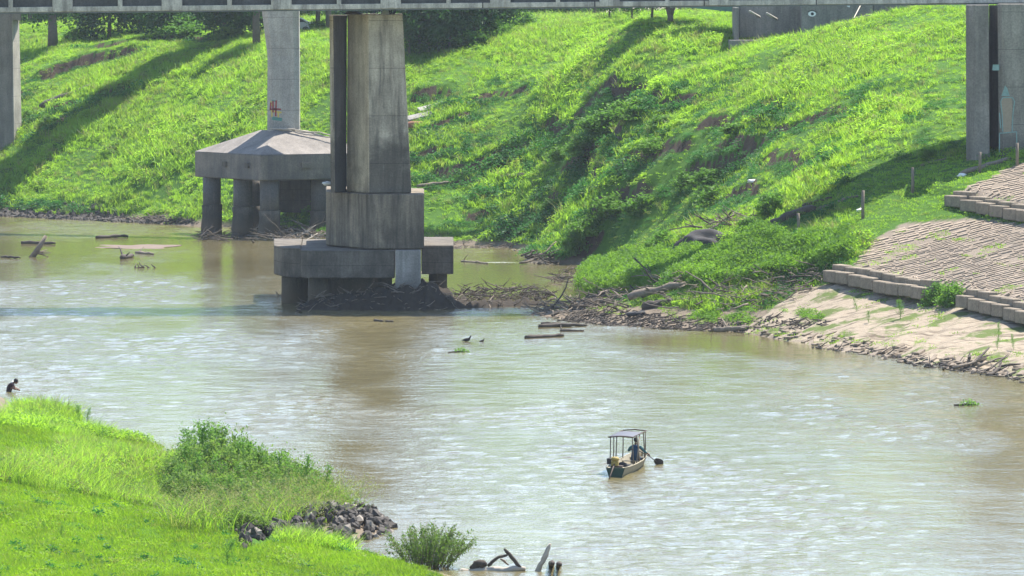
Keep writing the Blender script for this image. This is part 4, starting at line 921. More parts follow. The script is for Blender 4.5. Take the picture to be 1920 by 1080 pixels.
for px, py, lab in ((1410, 343, 'white scrap on the slope right of the dark scarp'), (1613, 398, 'white bag at the foot of the second wooden post'), (1803, 333, 'white scrap near the upper paving'), (607, 355, 'white rag on the left corner of the main pier pedestal')):
    p = hit(px, py) if px != 607 else Vector((XP(613, 375), 375.2, Z_(361, 371)+.35)); m_ = MB(); m_.ball(p+Vector((0, 0, .1)), (.30, .2, .13), 2, px, .8); m_.build('litter', WHITE, label=lab, cat='litter')
log(1590, 28, 1632, 42, .06, 'pale bare branch sticking up before the abutment wall', name='dead_branch', material=WOOD_PALE, cat='branch', dz=.5)

# ================================================================== BOAT AND PEOPLE
def skin_body(joints, edges, mats, facemat, parent, name='body', sub=2):
    me = bpy.data.meshes.new(name); me.from_pydata([j[0] for j in joints], edges, [])
    o = bpy.data.objects.new(name, me); C.objects.link(o); md = o.modifiers.new('s', 'SKIN'); md.use_smooth_shade = True
    for i, j in enumerate(joints):
        r = j[1]; me.skin_vertices[0].data[i].radius = (r, r) if not hasattr(r, '__len__') else r
    me.skin_vertices[0].data[0].use_root = True
    m2 = o.modifiers.new('u', 'SUBSURF'); m2.levels = sub; m2.render_levels = sub
    dg = bpy.context.evaluated_depsgraph_get(); dg.update(); ne = bpy.data.meshes.new_from_object(o.evaluated_get(dg)); bpy.data.objects.remove(o)
    ne.materials.clear()
    for m_ in mats: ne.materials.append(m_)
    J = [Vector(j[0]) for j in joints]
    for p_ in ne.polygons:
        i = min(range(len(J)), key=lambda i: (J[i]-p_.center).length-.3*(joints[i][1] if not hasattr(joints[i][1], '__len__') else joints[i][1][0])); p_.material_index = facemat[i]; p_.use_smooth = True
    ne.name = name; return link(name, ne, parent)
def hand(parent, wrist, dirv, side):
    """palm with four curled fingers and a thumb"""
    m_ = MB(); d = Vector(dirv).normalized(); u = d.cross(Vector((0, 0, 1))).normalized() if abs(d.z) < .9 else Vector((1, 0, 0)); n = u.cross(d)
    o0 = wloc(parent); wv = Vector(wrist)
    m_.tube([wv+o0, wv+d*.045+o0, wv+d*.09+o0], [.028, .042, .036], 8)
    for k in range(4):
        b0 = wv+d*.085+u*(.027-.018*k); l = (.07, .078, .074, .058)[k]
        m_.tube([b0+o0, b0+d*l*.5+n*-.008+o0, b0+d*l*.75-n*.03+o0, b0+d*l*.6-n*.052+o0], [.0095, .009, .0085, .0075], 6)
    t0 = wv+d*.035+u*.035*side; m_.tube([t0+o0, t0+(d*.5+u*side)*.03+o0, t0+(d*.9+u*side*.5)*.055-n*.02+o0], [.012, .011, .009], 6)
    return m_.build('hand', SKIN, parent)
SKIN = m_simple('brown_skin', (.16, .085, .055), .6, .15, 6); HAIR = m_simple('black_hair', (.015, .013, .012), .7, .3, 30)
BLUE = m_simple('navy_cloth', (.02, .05, .10), .9, .35, 12); TEALC = m_simple('teal_cloth', (.04, .11, .13), .9, .3, 12); DARKC = m_simple('dark_maroon_cloth', (.035, .018, .02), .9, .3, 12); TROU = m_simple('dark_trousers', (.03, .03, .035), .9, .3, 12)
def head(parent, c, face, r=.105, hair=True):
    """head with brow, nose, mouth, ears; face: unit direction it looks"""
    o0 = wloc(parent); c = Vector(c); f = Vector(face).normalized(); s_ = f.cross(Vector((0, 0, 1))).normalized(); up = s_.cross(f)
    m_ = MB(); m_.ball(c+o0, (r*.78, r*.95, r*1.12), 3)
    m_.ball(c+f*r*.30-up*r*.45+o0, (r*.52, r*.52, r*.55), 2); m_.tube([c+f*r*.85+up*.1*r+o0, c+f*r*1.1-up*r*.2+o0], [r*.08, r*.15], 6)
    for sd_ in (-1, 1): m_.ball(c+s_*sd_*r*.82+o0, (r*.12, r*.14, r*.25), 1)
    hd = m_.build('head', SKIN, parent)
    m_ = MB()
    for sd_ in (-1, 1): m_.ball(c+f*r*.86+s_*sd_*r*.32+up*r*.08+o0, r*.1, 1)
    m_.tube([c+f*r*.83-s_*r*.25-up*r*.52+o0, c+f*r*.86-up*r*.55+o0, c+f*r*.83+s_*r*.25-up*r*.52+o0], r*.05, 5)
    m_.build('eyes_and_mouth', HAIR, hd)
    m_ = MB(); m_.ball(c-f*r*.14+up*r*.18+o0, (r*.90, r*1.02, r*1.08), 3, 4, .08); m_.build('hair', HAIR, hd); return hd
# boat: local frame u = along heading, v = to its right
B0 = water_hit(1154, 893); hd_ = R(10.3); U = Vector((math.sin(hd_), math.cos(hd_), 0)); V = Vector((math.cos(hd_), -math.sin(hd_), 0))
def BL(a, b_, z): return B0+U*a+V*b_+Vector((0, 0, z))
boat = empty('canoe', tuple(B0), 'long wooden river canoe with a thin pole roof and stern engine', 'boat')
stn = [(0, .40, .26, .35, -.06), (.8, .46, .30, .34, -.10), (2.2, .53, .33, .33, -.12), (4.0, .55, .33, .35, -.12), (5.6, .46, .26, .41, -.10), (6.8, .26, .13, .50, -.04), (7.6, .05, .03, .60, .12)]
HULL_OUT = m_simple('weathered_boat_paint', (.27, .235, .165), .7, .35, 5, bmp=.3); HULL_IN = m_simple('boat_inside_wood', (.20, .16, .11), .85, .4, 6); DGREEN = m_simple('dark_green_boat_paint', (.02, .05, .035), .6, .3, 6)
vs_, fs_ = [], []
for a, wg, wb, zg, zb in stn:
    vs_ += [BL(a, -wg, zg), BL(a, -(wb+wg)/2-.02, (zg+zb)/2), BL(a, -wb, zb), BL(a, wb, zb), BL(a, (wb+wg)/2+.02, (zg+zb)/2), BL(a, wg, zg)]
    vs_ += [BL(a, wg-.035, zg), BL(a, wb-.02, zb+.05), BL(a, -wb+.02, zb+.05), BL(a, -wg+.035, zg)]
n = 10
for i in range(len(stn)-1):
    for k in range(n): fs_.append((i*n+k, i*n+(k+1) % n, (i+1)*n+(k+1) % n, (i+1)*n+k))
m_ = MB(); m_.add(vs_, fs_); m_.build('hull', HULL_OUT, boat)
m_ = MB(); tr = [(-.41, .36), (-.27, -.07), (.27, -.07), (.41, .36)]
m_.add([BL(-.03, b_, z) for b_, z in tr]+[BL(.04, b_*.97, z) for b_, z in tr], [(0, 1, 2, 3), (4, 5, 6, 7), (0, 1, 5, 4), (1, 2, 6, 5), (2, 3, 7, 6), (3, 0, 4, 7)]); m_.build('transom', DGREEN, boat)
for sd_ in (-1, 1):
    m_ = MB(); m_.tube([BL(a, sd_*wg, zg+.01) for a, wg, wb, zg, zb in stn], .028, 6); m_.build('gunwale', HULL_OUT, boat)
m_ = MB(); m_.add([BL(a, sd_*(wb-.02), zb+.06) for a, wg, wb, zg, zb in stn for sd_ in (-1, 1)], [(2*i, 2*i+1, 2*i+3, 2*i+2) for i in range(len(stn)-1)]); m_.build('floor_boards', HULL_IN, boat)
for a, zt_ in ((1.2, .26), (2.9, .26), (4.6, .28), (6.0, .32)):
    m_ = MB(); wg = float(np.interp(a, [s_[0] for s_ in stn], [s_[1] for s_ in stn]))-.05
    m_.box(BL(a, 0, zt_), (2*wg, .24, .035), (0, 0, -hd_)); m_.build('thwart', HULL_OUT, boat)
m_ = MB(); m_.add([BL(0, -.38, .34), BL(0, .38, .34), BL(.7, .43, .335), BL(.7, -.43, .335), BL(0, -.38, .30), BL(0, .38, .30), BL(.7, .43, .30), BL(.7, -.43, .30)], [(0, 1, 2, 3), (4, 5, 6, 7), (0, 1, 5, 4), (1, 2, 6, 5), (2, 3, 7, 6), (3, 0, 4, 7)]); m_.build('stern_deck', HULL_OUT, boat)
zr = 1.56
for a, b_, a2, b2 in ((1.5, -.46, 1.55, -.50), (1.5, .48, 1.7, .50), (2.6, -.50, 2.5, -.50), (3.4, -.50, 3.0, -.48), (3.4, .50, 2.6, .50), (4.4, .50, 4.9, .50), (5.0, -.48, 4.9, -.48), (5.0, .50, 5.2, .47), (2.6, .50, 3.4, .50)):
    m_ = MB(); m_.tube([BL(a2, b2, .33), BL((a+a2)/2, (b_+b2)/2+.01, .95), BL(a, b_, zr)], [.03, .027, .025], 6); m_.build('roof_pole', WOOD_GREY, boat)
m_ = MB(); nn_ = 9; P = []
for a in np.linspace(1.35, 3.9, 7):
    for k in range(nn_):
        b_ = -.53+1.06*k/(nn_-1); P.append(BL(a, b_, zr+.02+.045*(1-(b_/.53)**2)+.012*math.sin(a*9+b_*5)))
m0 = len(P); P2_ = [p-Vector((0, 0, .02)) for p in P]
fs_ = [(i*nn_+k, i*nn_+k+1, (i+1)*nn_+k+1, (i+1)*nn_+k) for i in range(6) for k in range(nn_-1)]
fs_ += [tuple(x+m0 for x in f) for f in fs_]; bd = [k for k in range(nn_)]+[i*nn_+nn_-1 for i in range(1, 7)]+[6*nn_+k for k in range(nn_-2, -1, -1)]+[i*nn_ for i in range(5, 0, -1)]
fs_ += [(bd[i], bd[(i+1) % len(bd)], bd[(i+1) % len(bd)]+m0, bd[i]+m0) for i in range(len(bd))]
m_.add(P+P2_, fs_, True); m_.build('roof_sheet', m_simple('grey_tarp', (.09, .09, .105), .6, .2, 3), boat)
for a in (1.35, 3.9, 5.15):
    m_ = MB(); m_.tube([BL(a, -.54, zr+.0), BL(a, 0, zr+.05), BL(a, .54, zr+.0)], .03, 6); m_.build('roof_rail', RUST, boat)
for b_ in (-.52, .52):
    m_ = MB(); m_.tube([BL(1.3, b_, zr), BL(5.2, b_, zr)], .024, 6); m_.build('roof_rail', RUST, boat)
ENG = m_simple('mustard_engine_paint', (.30, .22, .06), .55, .4, 9)
eng = empty('engine', tuple(BL(.35, -.08, .34)), 'mustard coloured motor on the stern deck of the canoe', 'engine')
m_ = MB(); m_.box(BL(.35, -.08, .52), (.30, .34, .26), (0, 0, -hd_)); m_.build('crankcase', ENG, eng, bevel=.05)
m_ = MB(); m_.tube([BL(.35, -.08, .64), BL(.35, -.08, .72), BL(.35, -.08, .80)], [.17, .19, .14], 14); m_.build('flywheel_cover', ENG, eng, bevel=.01)
m_ = MB(); m_.box(BL(.30, -.33, .62), (.17, .2, .26), (0, 0, -hd_)); m_.build('fuel_tank', BLACK, eng, bevel=.03)
m_ = MB(); m_.box(BL(.38, 0, .39), (.5, .4, .07), (0, 0, -hd_)); m_.build('mount', RUST, eng)
m_ = MB(); m_.tube([BL(.2, -.08, .5), BL(-.3, -.12, .2), BL(-.9, -.16, -.15)], [.035, .03, .03], 8); m_.build('shaft', RUST, eng)
m_ = MB(); m_.ball(BL(1.5, .05, .34), (.22, .2, .16), 2, 3, .3); m_.ball(BL(1.75, .22, .28), (.16, .18, .12), 2, 8, .3); tag(m_.build('bundle', BLACK), 'dark bundled gear lying behind the canoe engine', 'bag')
# paddler, seated at a = 4.6, facing the bow
pa = empty('person', tuple(BL(4.6, .12, .28)), 'person in dark blue sitting under the canoe roof and paddling on the right', 'person')
def PL(f, r_, z): return U*f+V*r_+Vector((0, 0, z))
J = [(PL(0, 0, .10), .17), (PL(.02, 0, .30), (.17, .13)), (PL(.06, 0, .50), (.20, .14)), (PL(.09, 0, .62), .11), (PL(.12, 0, .70), .058), (PL(.13, 0, .80), .07),
 (PL(.09, -.20, .60), .075), (PL(.18, -.34, .42), .058), (PL(.34, -.20, .50), .045),
 (PL(.09, .20, .60), .075), (PL(.15, .40, .40), .058), (PL(.30, .50, .30), .045),
 (PL(.05, -.11, .06), .10), (PL(.45, -.14, .12), .08), (PL(.50, -.14, -.26), .05), (PL(.64, -.14, -.30), .04),
 (PL(.05, .11, .06), .10), (PL(.45, .12, .12), .08), (PL(.50, .12, -.26), .05), (PL(.64, .12, -.30), .04)]
E_ = [(0, 1), (1, 2), (2, 3), (3, 4), (4, 5), (3, 6), (6, 7), (7, 8), (3, 9), (9, 10), (10, 11), (0, 12), (12, 13), (13, 14), (14, 15), (0, 16), (16, 17), (17, 18), (18, 19)]
skin_body(J, E_, [BLUE, TEALC, SKIN], [0, 0, 0, 0, 2, 2, 1, 1, 2, 1, 1, 2, 0, 0, 0, 2, 0, 0, 0, 2], pa)
head(pa, PL(.15, 0, .90), U+Vector((0, 0, -.15)))
hand(pa, PL(.34, -.20, .50), PL(.4, .7, .1), 1); hand(pa, PL(.30, .50, .30), PL(.3, .4, -.3), -1)
pd = empty('paddle', tuple(BL(4.9, .7, .6)), 'wooden paddle with broad dark blade dipping right of the canoe', 'paddle')
p0 = BL(4.98, -.06, .83); p1 = BL(4.86, .72, .46); p2 = water_hit(1231, 866, .14)
m_ = MB(); m_.tube([p0, p1, p2], .019, 8); m_.build('shaft', WOOD_DARK, pd)
d = (p2-p1).normalized(); sd_ = Vector((0, 0, 1)).cross(d).normalized(); upv = V
bl_ = [(-.02, .03), (.06, .13), (.22, .16), (.36, .15), (.42, .05)]; m_ = MB(); c0 = p2+Vector((-.1, 0, .06)); dv = (V*.9+Vector((0, 0, -.32))).normalized(); wv_ = Vector((.25, 0, .95)).normalized()
pts_ = [c0+dv*a+wv_*b_ for a, b_ in bl_]+[c0+dv*a-wv_*b_ for a, b_ in bl_[::-1]]; k = len(pts_)
m_.add(pts_+[p+Vector((0, .025, 0)) for p in pts_], [tuple(range(k)), tuple(range(k, 2*k))]+[(i, (i+1) % k, k+(i+1) % k, k+i) for i in range(k)]); m_.build('blade', WOOD_DARK, pd)
# bather
bt = water_hit(17, 733); pb = empty('person', tuple(bt), 'person standing waist deep in the river at far left, head bowed', 'person')
q_ = lambda x, y, z: Vector((x, y, z))
J = [(q_(-.02, 0, -.15), .18), (q_(.0, 0, .06), (.19, .17)), (q_(.07, 0, .26), (.20, .18)), (q_(.17, 0, .38), .13), (q_(.24, 0, .45), .065), (q_(.29, 0, .49), .07),
 (q_(.15, -.17, .35), .08), (q_(.26, -.22, .13), .065), (q_(.42, -.12, .09), .05), (q_(.15, .17, .35), .08), (q_(.28, .22, .13), .065), (q_(.44, .08, .09), .05),
 (q_(-.04, -.1, -.2), .1), (q_(.02, -.12, -.62), .075), (q_(-.04, -.12, -1.0), .05), (q_(-.04, .1, -.2), .1), (q_(.02, .12, -.62), .075), (q_(-.04, .12, -1.0), .05)]
E_ = [(0, 1), (1, 2), (2, 3), (3, 4), (4, 5), (3, 6), (6, 7), (7, 8), (3, 9), (9, 10), (10, 11), (0, 12), (12, 13), (13, 14), (0, 15), (15, 16), (16, 17)]
skin_body(J, E_, [DARKC, SKIN, DARKC], [0, 0, 0, 0, 1, 1, 0, 1, 1, 0, 1, 1, 0, 1, 1, 0, 1, 1], pb)
head(pb, (.36, 0, .50), (1, 0, -.6), .125); hand(pb, (.42, -.12, .09), (1, .3, -.3), 1); hand(pb, (.44, .08, .09), (1, -.3, -.3), -1)
m_ = MB(); m_.tube([bt+q_(.14, -.16, .44), bt+q_(.22, -.09, .50), bt+q_(.18, .1, .49)], .035, 6); m_.build('towel', WHITE, pb)
# walker on the crest (torso hidden by the deck)
wk = hit(1355, 27.5, 470); pw = empty('person', tuple(wk), 'person in dark trousers walking along the crest left of the abutment', 'person')
J = [(q_(0, 0, .92), .14), (q_(0, 0, 1.15), (.15, .11)), (q_(0, 0, 1.38), (.18, .12)), (q_(0, 0, 1.5), .09), (q_(0, 0, 1.58), .055), (q_(-.18, 0, 1.42), .06), (q_(-.25, 0, 1.15), .05), (q_(-.22, -.1, .90), .04), (q_(.18, 0, 1.42), .06), (q_(.27, 0, 1.15), .05), (q_(.27, .1, .92), .04),
 (q_(-.1, 0, .85), .10), (q_(-.19, 0, .46), .075), (q_(-.30, 0, .08), .05), (q_(-.38, -.05, .04), .045), (q_(.1, 0, .85), .10), (q_(.19, 0, .46), .075), (q_(.26, 0, .08), .05), (q_(.17, -.08, .04), .045)]
E_ = [(0, 1), (1, 2), (2, 3), (3, 4), (3, 5), (5, 6), (6, 7), (3, 8), (8, 9), (9, 10), (0, 11), (11, 12), (12, 13), (13, 14), (0, 15), (15, 16), (16, 17), (17, 18)]
skin_body(J, E_, [TROU, TEALC, SKIN], [0, 1, 1, 1, 2, 1, 1, 2, 1, 1, 2, 0, 0, 0, 0, 0, 0, 0, 0], pw); head(pw, (0, 0, 1.70), (-1, 0, 0))
hand(pw, (-.22, -.1, .90), (0, -.3, -1), 1); hand(pw, (.27, .1, .92), (0, .2, -1), -1)
# parked car among the trees
cp0 = hit(548, 62, 480); car = empty('car', (cp0.x, cp0.y, cp0.z), 'white car parked under the trees behind the pale shaft', 'car')
prof = [(-2.1, .35), (-2.15, .8), (-1.9, 1.0), (-1.1, 1.05), (-.55, 1.5), (.9, 1.52), (1.6, 1.1), (2.05, 1.0), (2.15, .6), (2.1, .35)]
m_ = MB(); m_.add([(cp0.x+a, cp0.y-.85, cp0.z+z) for a, z in prof]+[(cp0.x+a, cp0.y+.85, cp0.z+z) for a, z in prof], [tuple(range(10)), tuple(range(10, 20))]+[(i, (i+1) % 10, 10+(i+1) % 10, 10+i) for i in range(10)]); bd_ = m_.build('body', WHITE, car, bevel=.06)
m_ = MB(); m_.add([(cp0.x+a, cp0.y-.865, cp0.z+z) for a, z in ((-.95, 1.08), (-.5, 1.42), (.85, 1.44), (1.4, 1.1))]+[(cp0.x+a, cp0.y-.85, cp0.z+z) for a, z in ((-.95, 1.08), (-.5, 1.42), (.85, 1.44), (1.4, 1.1))], [(0, 1, 2, 3), (0, 1, 5, 4), (1, 2, 6, 5), (2, 3, 7, 6), (3, 0, 4, 7)]); m_.build('side_window', BLACK, car)
for a in (-1.35, 1.35):
    for sd_ in (-1, 1):
        m_ = MB(); m_.tube([(cp0.x+a, cp0.y+sd_*.72, cp0.z+.33), (cp0.x+a, cp0.y+sd_*.9, cp0.z+.33)], .33, 16); m_.build('wheel', BLACK, car)
for sd_ in (-.6, .6):
    m_ = MB(); m_.ball((cp0.x-2.12, cp0.y+sd_, cp0.z+.75), (.05, .18, .1), 1); m_.build('headlight', WHITE, car)

# ================================================================== FOLIAGE
def leaf_quads(c, size, r_, flat_=0.0):
    """diamond leaves at points c with random orientation"""
    n = len(c); a = r_.normal(size=(n, 3)); a /= np.linalg.norm(a, axis=1)[:, None]; b_ = r_.normal(size=(n, 3)); b_[:, 2] *= (1-flat_); a[:, 2] *= (1-flat_)
    a /= np.linalg.norm(a, axis=1)[:, None]; b_ -= a*(a*b_).sum(1)[:, None]; b_ /= np.linalg.norm(b_, axis=1)[:, None]
    s_ = (size*r_.uniform(.6, 1.4, n))[:, None]; V_ = np.stack([c-a*s_, c-b_*s_*.45, c+a*s_, c+b_*s_*.45], 1).reshape(-1, 3)
    return V_, np.arange(4*n).reshape(-1, 4)
def crown_pts(n, w_, h, r_, clumps=26, hollow=.35, csz=.28):
    cc = r_.normal(size=(clumps, 3)); cc /= np.linalg.norm(cc, axis=1)[:, None]; cc *= r_.uniform(hollow, .85, clumps)[:, None]
    k = r_.integers(clumps, size=n); p = cc[k]+r_.normal(size=(n, 3))*csz*r_.uniform(.3, 1, n)[:, None]*.7
    return p*np.array([w_, w_, h])
CM = {}
for kind, (nl, sz, mt) in {'dark': (5600, .23, CROWN), 'light': (4600, .20, CROWN_L)}.items():
    for v in range(3):
        r_ = np.random.default_rng(100+v+(10 if kind == 'light' else 0)); P = crown_pts(nl, 1, 1, r_, 34, .25, .34); V_, Fq = leaf_quads(P*4, sz, r_); CM[kind, v] = npmesh('crown', V_, Fq, mt)
def trunk_mb(h, r, r_, limbs=4, fork=.45):
    m_ = MB(); P = [Vector((0, 0, -.4)), Vector((r_.normal(0, .08), r_.normal(0, .08), h*.35)), Vector((r_.normal(0, .2), r_.normal(0, .2), h*.7)), Vector((r_.normal(0, .3), r_.normal(0, .3), h))]
    m_.tube(P, [r*1.25, r, r*.7, r*.25], 8)
    for k in range(limbs):
        a = r_.uniform(0, 6.3); b0 = P[1].lerp(P[2], r_.uniform(0, .9)); m_.tube([b0, b0+Vector((math.cos(a)*h*.13, math.sin(a)*h*.13, h*.14)), b0+Vector((math.cos(a)*h*.3, math.sin(a)*h*.3, h*.3))], [r*.5, r*.35, r*.12], 6)
    return m_
TM = {}
for v in range(4):
    r_ = np.random.default_rng(200+v); o = trunk_mb(7, .2, r_).build('trunk', BARK, loc=(0, 0, 0)); TM[v] = o.data; bpy.data.objects.remove(o)
def tree(px, py, w_, h, cz, kind, label, tr=.2, y0=470, group=None, p=None):
    """w_: crown half width, h: crown half height, cz: crown centre height, tr: trunk radius"""
    if p is None: p = hit(px, py, y0)
    if isinstance(y0, float): p = Vector((XP(px, y0), y0, gz(XP(px, y0), y0)))
    root = empty('tree', tuple(p), label, 'tree', group); v = int(rng.integers(3))
    t_ = link('trunk', TM[int(rng.integers(4))], root); k = tr/.2; t_.scale = (k, k, (cz+h*.5)/7); t_.rotation_euler = (0, 0, rng.uniform(0, 6.3))
    c_ = link('crown', CM[kind, v], root, (0, 0, cz)); c_.scale = (w_/3.6, w_/3.6, h/3.6); c_.rotation_euler = (0, 0, rng.uniform(0, 6.3)); return root
GT = 'trees behind the far bank'
tl = 'shade tree in the dark belt of trees on the upper left bank'
for px, py in ((205, 74), (262, 66), (325, 62), (388, 60), (448, 66), (300, 70), (420, 72)): tree(px, py, 3.8, 3.1, 3.3, 'dark', tl, .2, 470, GT)
tree(100, 0, 2.6, 3.2, 5.6, 'dark', 'dark thick trunked tree at the upper left beside the far left pier', .45, 572., GT)
tree(482, 0, 2.6, 3.4, 6.2, 'dark', 'dark trunk immediately left of the pale shaft head', .34, 540., GT)
tree(58, 0, 3.4, 3.4, 4.8, 'dark', 'dark bushy tree between the left pier and the thick trunk', .2, 610., GT)
tl2 = 'sunlit leafy tree in the bright row behind the upper left belt'
for px, Y in ((70, 660.), (150, 650.), (225, 655.), (300, 668.), (380, 660.), (450, 668.), (530, 672.), (610, 668.), (0, 668.)): tree(px, 0, 5.4, 4.8, 3.3, 'light', tl2, .2, Y-35, GT)
tree(595, 0, 3.2, 3.2, 6.6, 'dark', 'trunk standing just right of the parked car', .22, 560., GT); tree(617, 0, 3.2, 3.2, 6.6, 'dark', 'trunk standing against the left edge of the main pier top', .25, 556., GT)
tl3 = 'slender dark tree in the dense grove right of the main pier top'
for px, py, w_ in ((768, 112, 2.6), (786, 106, 2.6), (803, 103, 2.6), (822, 98, 2.6), (843, 92, 2.8), (866, 84, 2.8), (890, 76, 2.8), (915, 68, 2.8), (940, 60, 2.6), (795, 90, 3.0), (850, 74, 3.2), (905, 58, 3.2)): tree(px, py, w_, 3.0, 3.7, 'dark', tl3, .12, 470, GT)
tl4 = 'distant tree in the row behind the grove'
for px, Y in ((700, 620.), (770, 620.), (840, 625.), (910, 630.), (975, 635.), (660, 640.), (1030, 680.), (1090, 700.), (1180, 760.), (1260, 780.), (1330, 760.)): tree(px, 0, 4.4, 4.6, 4.0, 'dark', tl4, .2, Y, GT)
for px, py, w_, h_, cz, tr, kind, lab in ((985, 40, 1.9, 1.6, 2.3, .12, 'dark', 'first small dark tree right of the grove'), (1050, 38, 2.0, 1.4, 2.1, .10, 'dark', 'small round tree left of the pinkish plaza'), (1116, 36, 1.5, 1.4, 2.6, .16, 'dark', 'thin trunked tree at the left edge of the plaza'), (1142, 36, 1.2, 1.0, 1.6, .08, 'light', 'little leafy tree before the plaza'),
      (1185, 42, 1.5, 1.2, 2.0, .09, 'light', 'young tree with low crown on the crest before the plaza'), (1222, 36, 1.6, 1.2, 2.2, .10, 'dark', 'small tree just left of the forked tree')):
    tree(px, py, w_, h_, cz, kind, lab, tr, 470)
# forked tree on the crest with the long shadow
p = hit(1257, 41, 440); root = empty('tree', tuple(p), 'forked tree on the crest casting a long shadow down the grass', 'tree')
m_ = MB(); m_.tube([p+Vector((0, 0, -.3)), p+Vector((0, 0, .45)), p+Vector((-.30, 0, 1.4)), p+Vector((-.6, 0, 2.8)), p+Vector((-.8, 0, 4))], [.30, .24, .17, .12, .05], 8)
m_.tube([p+Vector((0, 0, .45)), p+Vector((.28, 0, 1.4)), p+Vector((.6, .2, 2.6)), p+Vector((1.3, .2, 3.8))], [.22, .17, .11, .05], 8)
m_.tube([p+Vector((.4, .1, 1.9)), p+Vector((1.2, 0, 2.4)), p+Vector((2.0, 0, 2.6))], [.08, .06, .03], 6); m_.build('trunk', BARK, root)
for k, (dx, dz, w_) in enumerate(((-1.6, 3.0, 2.2), (1.9, 3.2, 2.4), (.2, 4.6, 2.9))):
    c_ = link('crown', CM['dark', k], root, (dx, .2*k, dz)); c_.scale = (w_/3.6, w_/3.6, w_*.62/3.6)
# banana-like stump tree right of the grove (white trunk)
tree(1012, 34, 1.2, 1.4, 3.6, 'dark', 'pale trunked tree right of the dark grove', .2, 480)

THK = []
for v in range(3):
    r_ = np.random.default_rng(340+v); P = crown_pts(5200, 1, 1, r_, 30, .3, .34); P = P[P[:, 2] > -.5]; V_, Fq = leaf_quads(P, .052, r_); THK.append(npmesh('leaf_mass', V_, Fq, m_leaf('thicket_leaf_%d' % v, (.06, .12, .025), (.15+.02*v, .235, .05), (.24, .40, .06), .45, instancer=False, nscale=.9)))
# shrubs on the slope: each a blob of leaf clumps
SHM = []
for v in range(4):
    r_ = np.random.default_rng(300+v); P = crown_pts(2600, 1, 1, r_, 22, .3, .3); P = P[P[:, 2] > -.55]; V_, Fq = leaf_quads(P, .085, r_); SHM.append(npmesh('leaf_mass', V_, Fq, WEED if False else m_leaf('shrub_mass_%d' % v, (.04+.012*v, .11+.012*v, .02), (.10+.015*v, .20+.02*v, .028), (.17, .38, .035), .42, instancer=False, nscale=.6)))
for px, py, w_, h_, lab in ((1080, 475, 1.5, 1.3, 'dark shrub at the water edge left of the spit'), (1150, 405, 2.4, 1.2, 'wide dark shrub under the lower scarp above the inlet'), (1198, 400, 2.0, 1.0, 'shrub right of the wide dark shrub above the inlet'), (1105, 440, 1.8, 1.0, 'shrub between the inlet and the wide dark shrub'),
   (1130, 245, 3.0, 1.1, 'long blue green shrub under the middle scarp'), (1178, 222, 2.2, .9, 'shrub at the upper end of the middle scarp'), (1095, 290, 2.2, .9, 'shrub at the lower end of the middle scarp'), (1050, 300, 1.6, .7, 'small dark shrub left of the middle scarp shrubs'), (1345, 385, 2.2, .9, 'shrub below the dark earth face at mid right'), (1290, 355, 1.6, .9, 'shrub left of the dark earth face'),
   (1450, 400, 1.6, .9, 'round shrub above the heavy timber'), (1410, 440, 1.4, .8, 'leafy shrub right of the dark mound'), (1245, 470, 1.5, .9, 'shrub left of the dark mound'), (1035, 398, 1.3, .7, 'small shrub in the ridges left of the wide dark shrub'), (955, 415, 1.4, .6, 'low shrub in the hollow near the inlet'), (1240, 238, 1.4, .6, 'low shrub right of the middle scarp shrubs'),
   (590, 425, 1.6, 1.2, 'bright shrub growing under the pyramid cap'), (612, 440, .9, .6, 'small yellow green shrub at the left of the main pier pedestal'), (1120, 550, 1.2, 1.0, 'leafy shrub at the left end of the green spit'), (1250, 545, 1.0, .8, 'big leaved plant among the driftwood heap'), (1785, 572, 1.5, .9, 'grassy shrub growing over the long kerb wall'), (1755, 570, 1.2, .8, 'left part of the grassy clump over the kerb wall'),
   (90, 240, 1.5, .7, 'shrub beside the curved pipe at far left'), (55, 225, 1.2, .6, 'leafy shrub at the foot of the far left pier'), (1740, 300, .9, .5, 'pale flowering bush left of the right pier'), (150, 80, 2.4, 1.2, 'bush in front of the bright tree row at upper left'), (340, 68, 3.2, 1.3, 'dark understorey bush under the upper left belt'), (430, 74, 2.6, 1.1, 'dark bush left of the trunk by the pale shaft'), (800, 100, 2.4, 1.0, 'bush under the grove nearest the main pier'), (880, 88, 2.6, 1.0, 'bush under the middle of the grove'), (930, 72, 2.4, 1.0, 'bush at the right end of the grove'), (985, 50, 2.2, .8, 'pale bush on the crest right of the grove'), (1225, 285, 1.8, .8, 'dark shrub in the gully below the middle scarp'), (1380, 250, 1.6, .5, 'low shrub under the upper right scarp'), (1330, 345, 1.8, .7, 'dark shrub covering the foot of the dark earth face'), (600, 60, 1.6, .8, 'yellow green bush below the parked car')):
    p = hit(px, py); root = link('shrub', SHM[int(rng.integers(4))], None, tuple(p+Vector((0, 0, h_*.45)))); root.scale = (w_, w_*.8, h_*1.15); root.rotation_euler = (0, 0, rng.uniform(0, 6.3)); tag(root, lab, 'shrub')

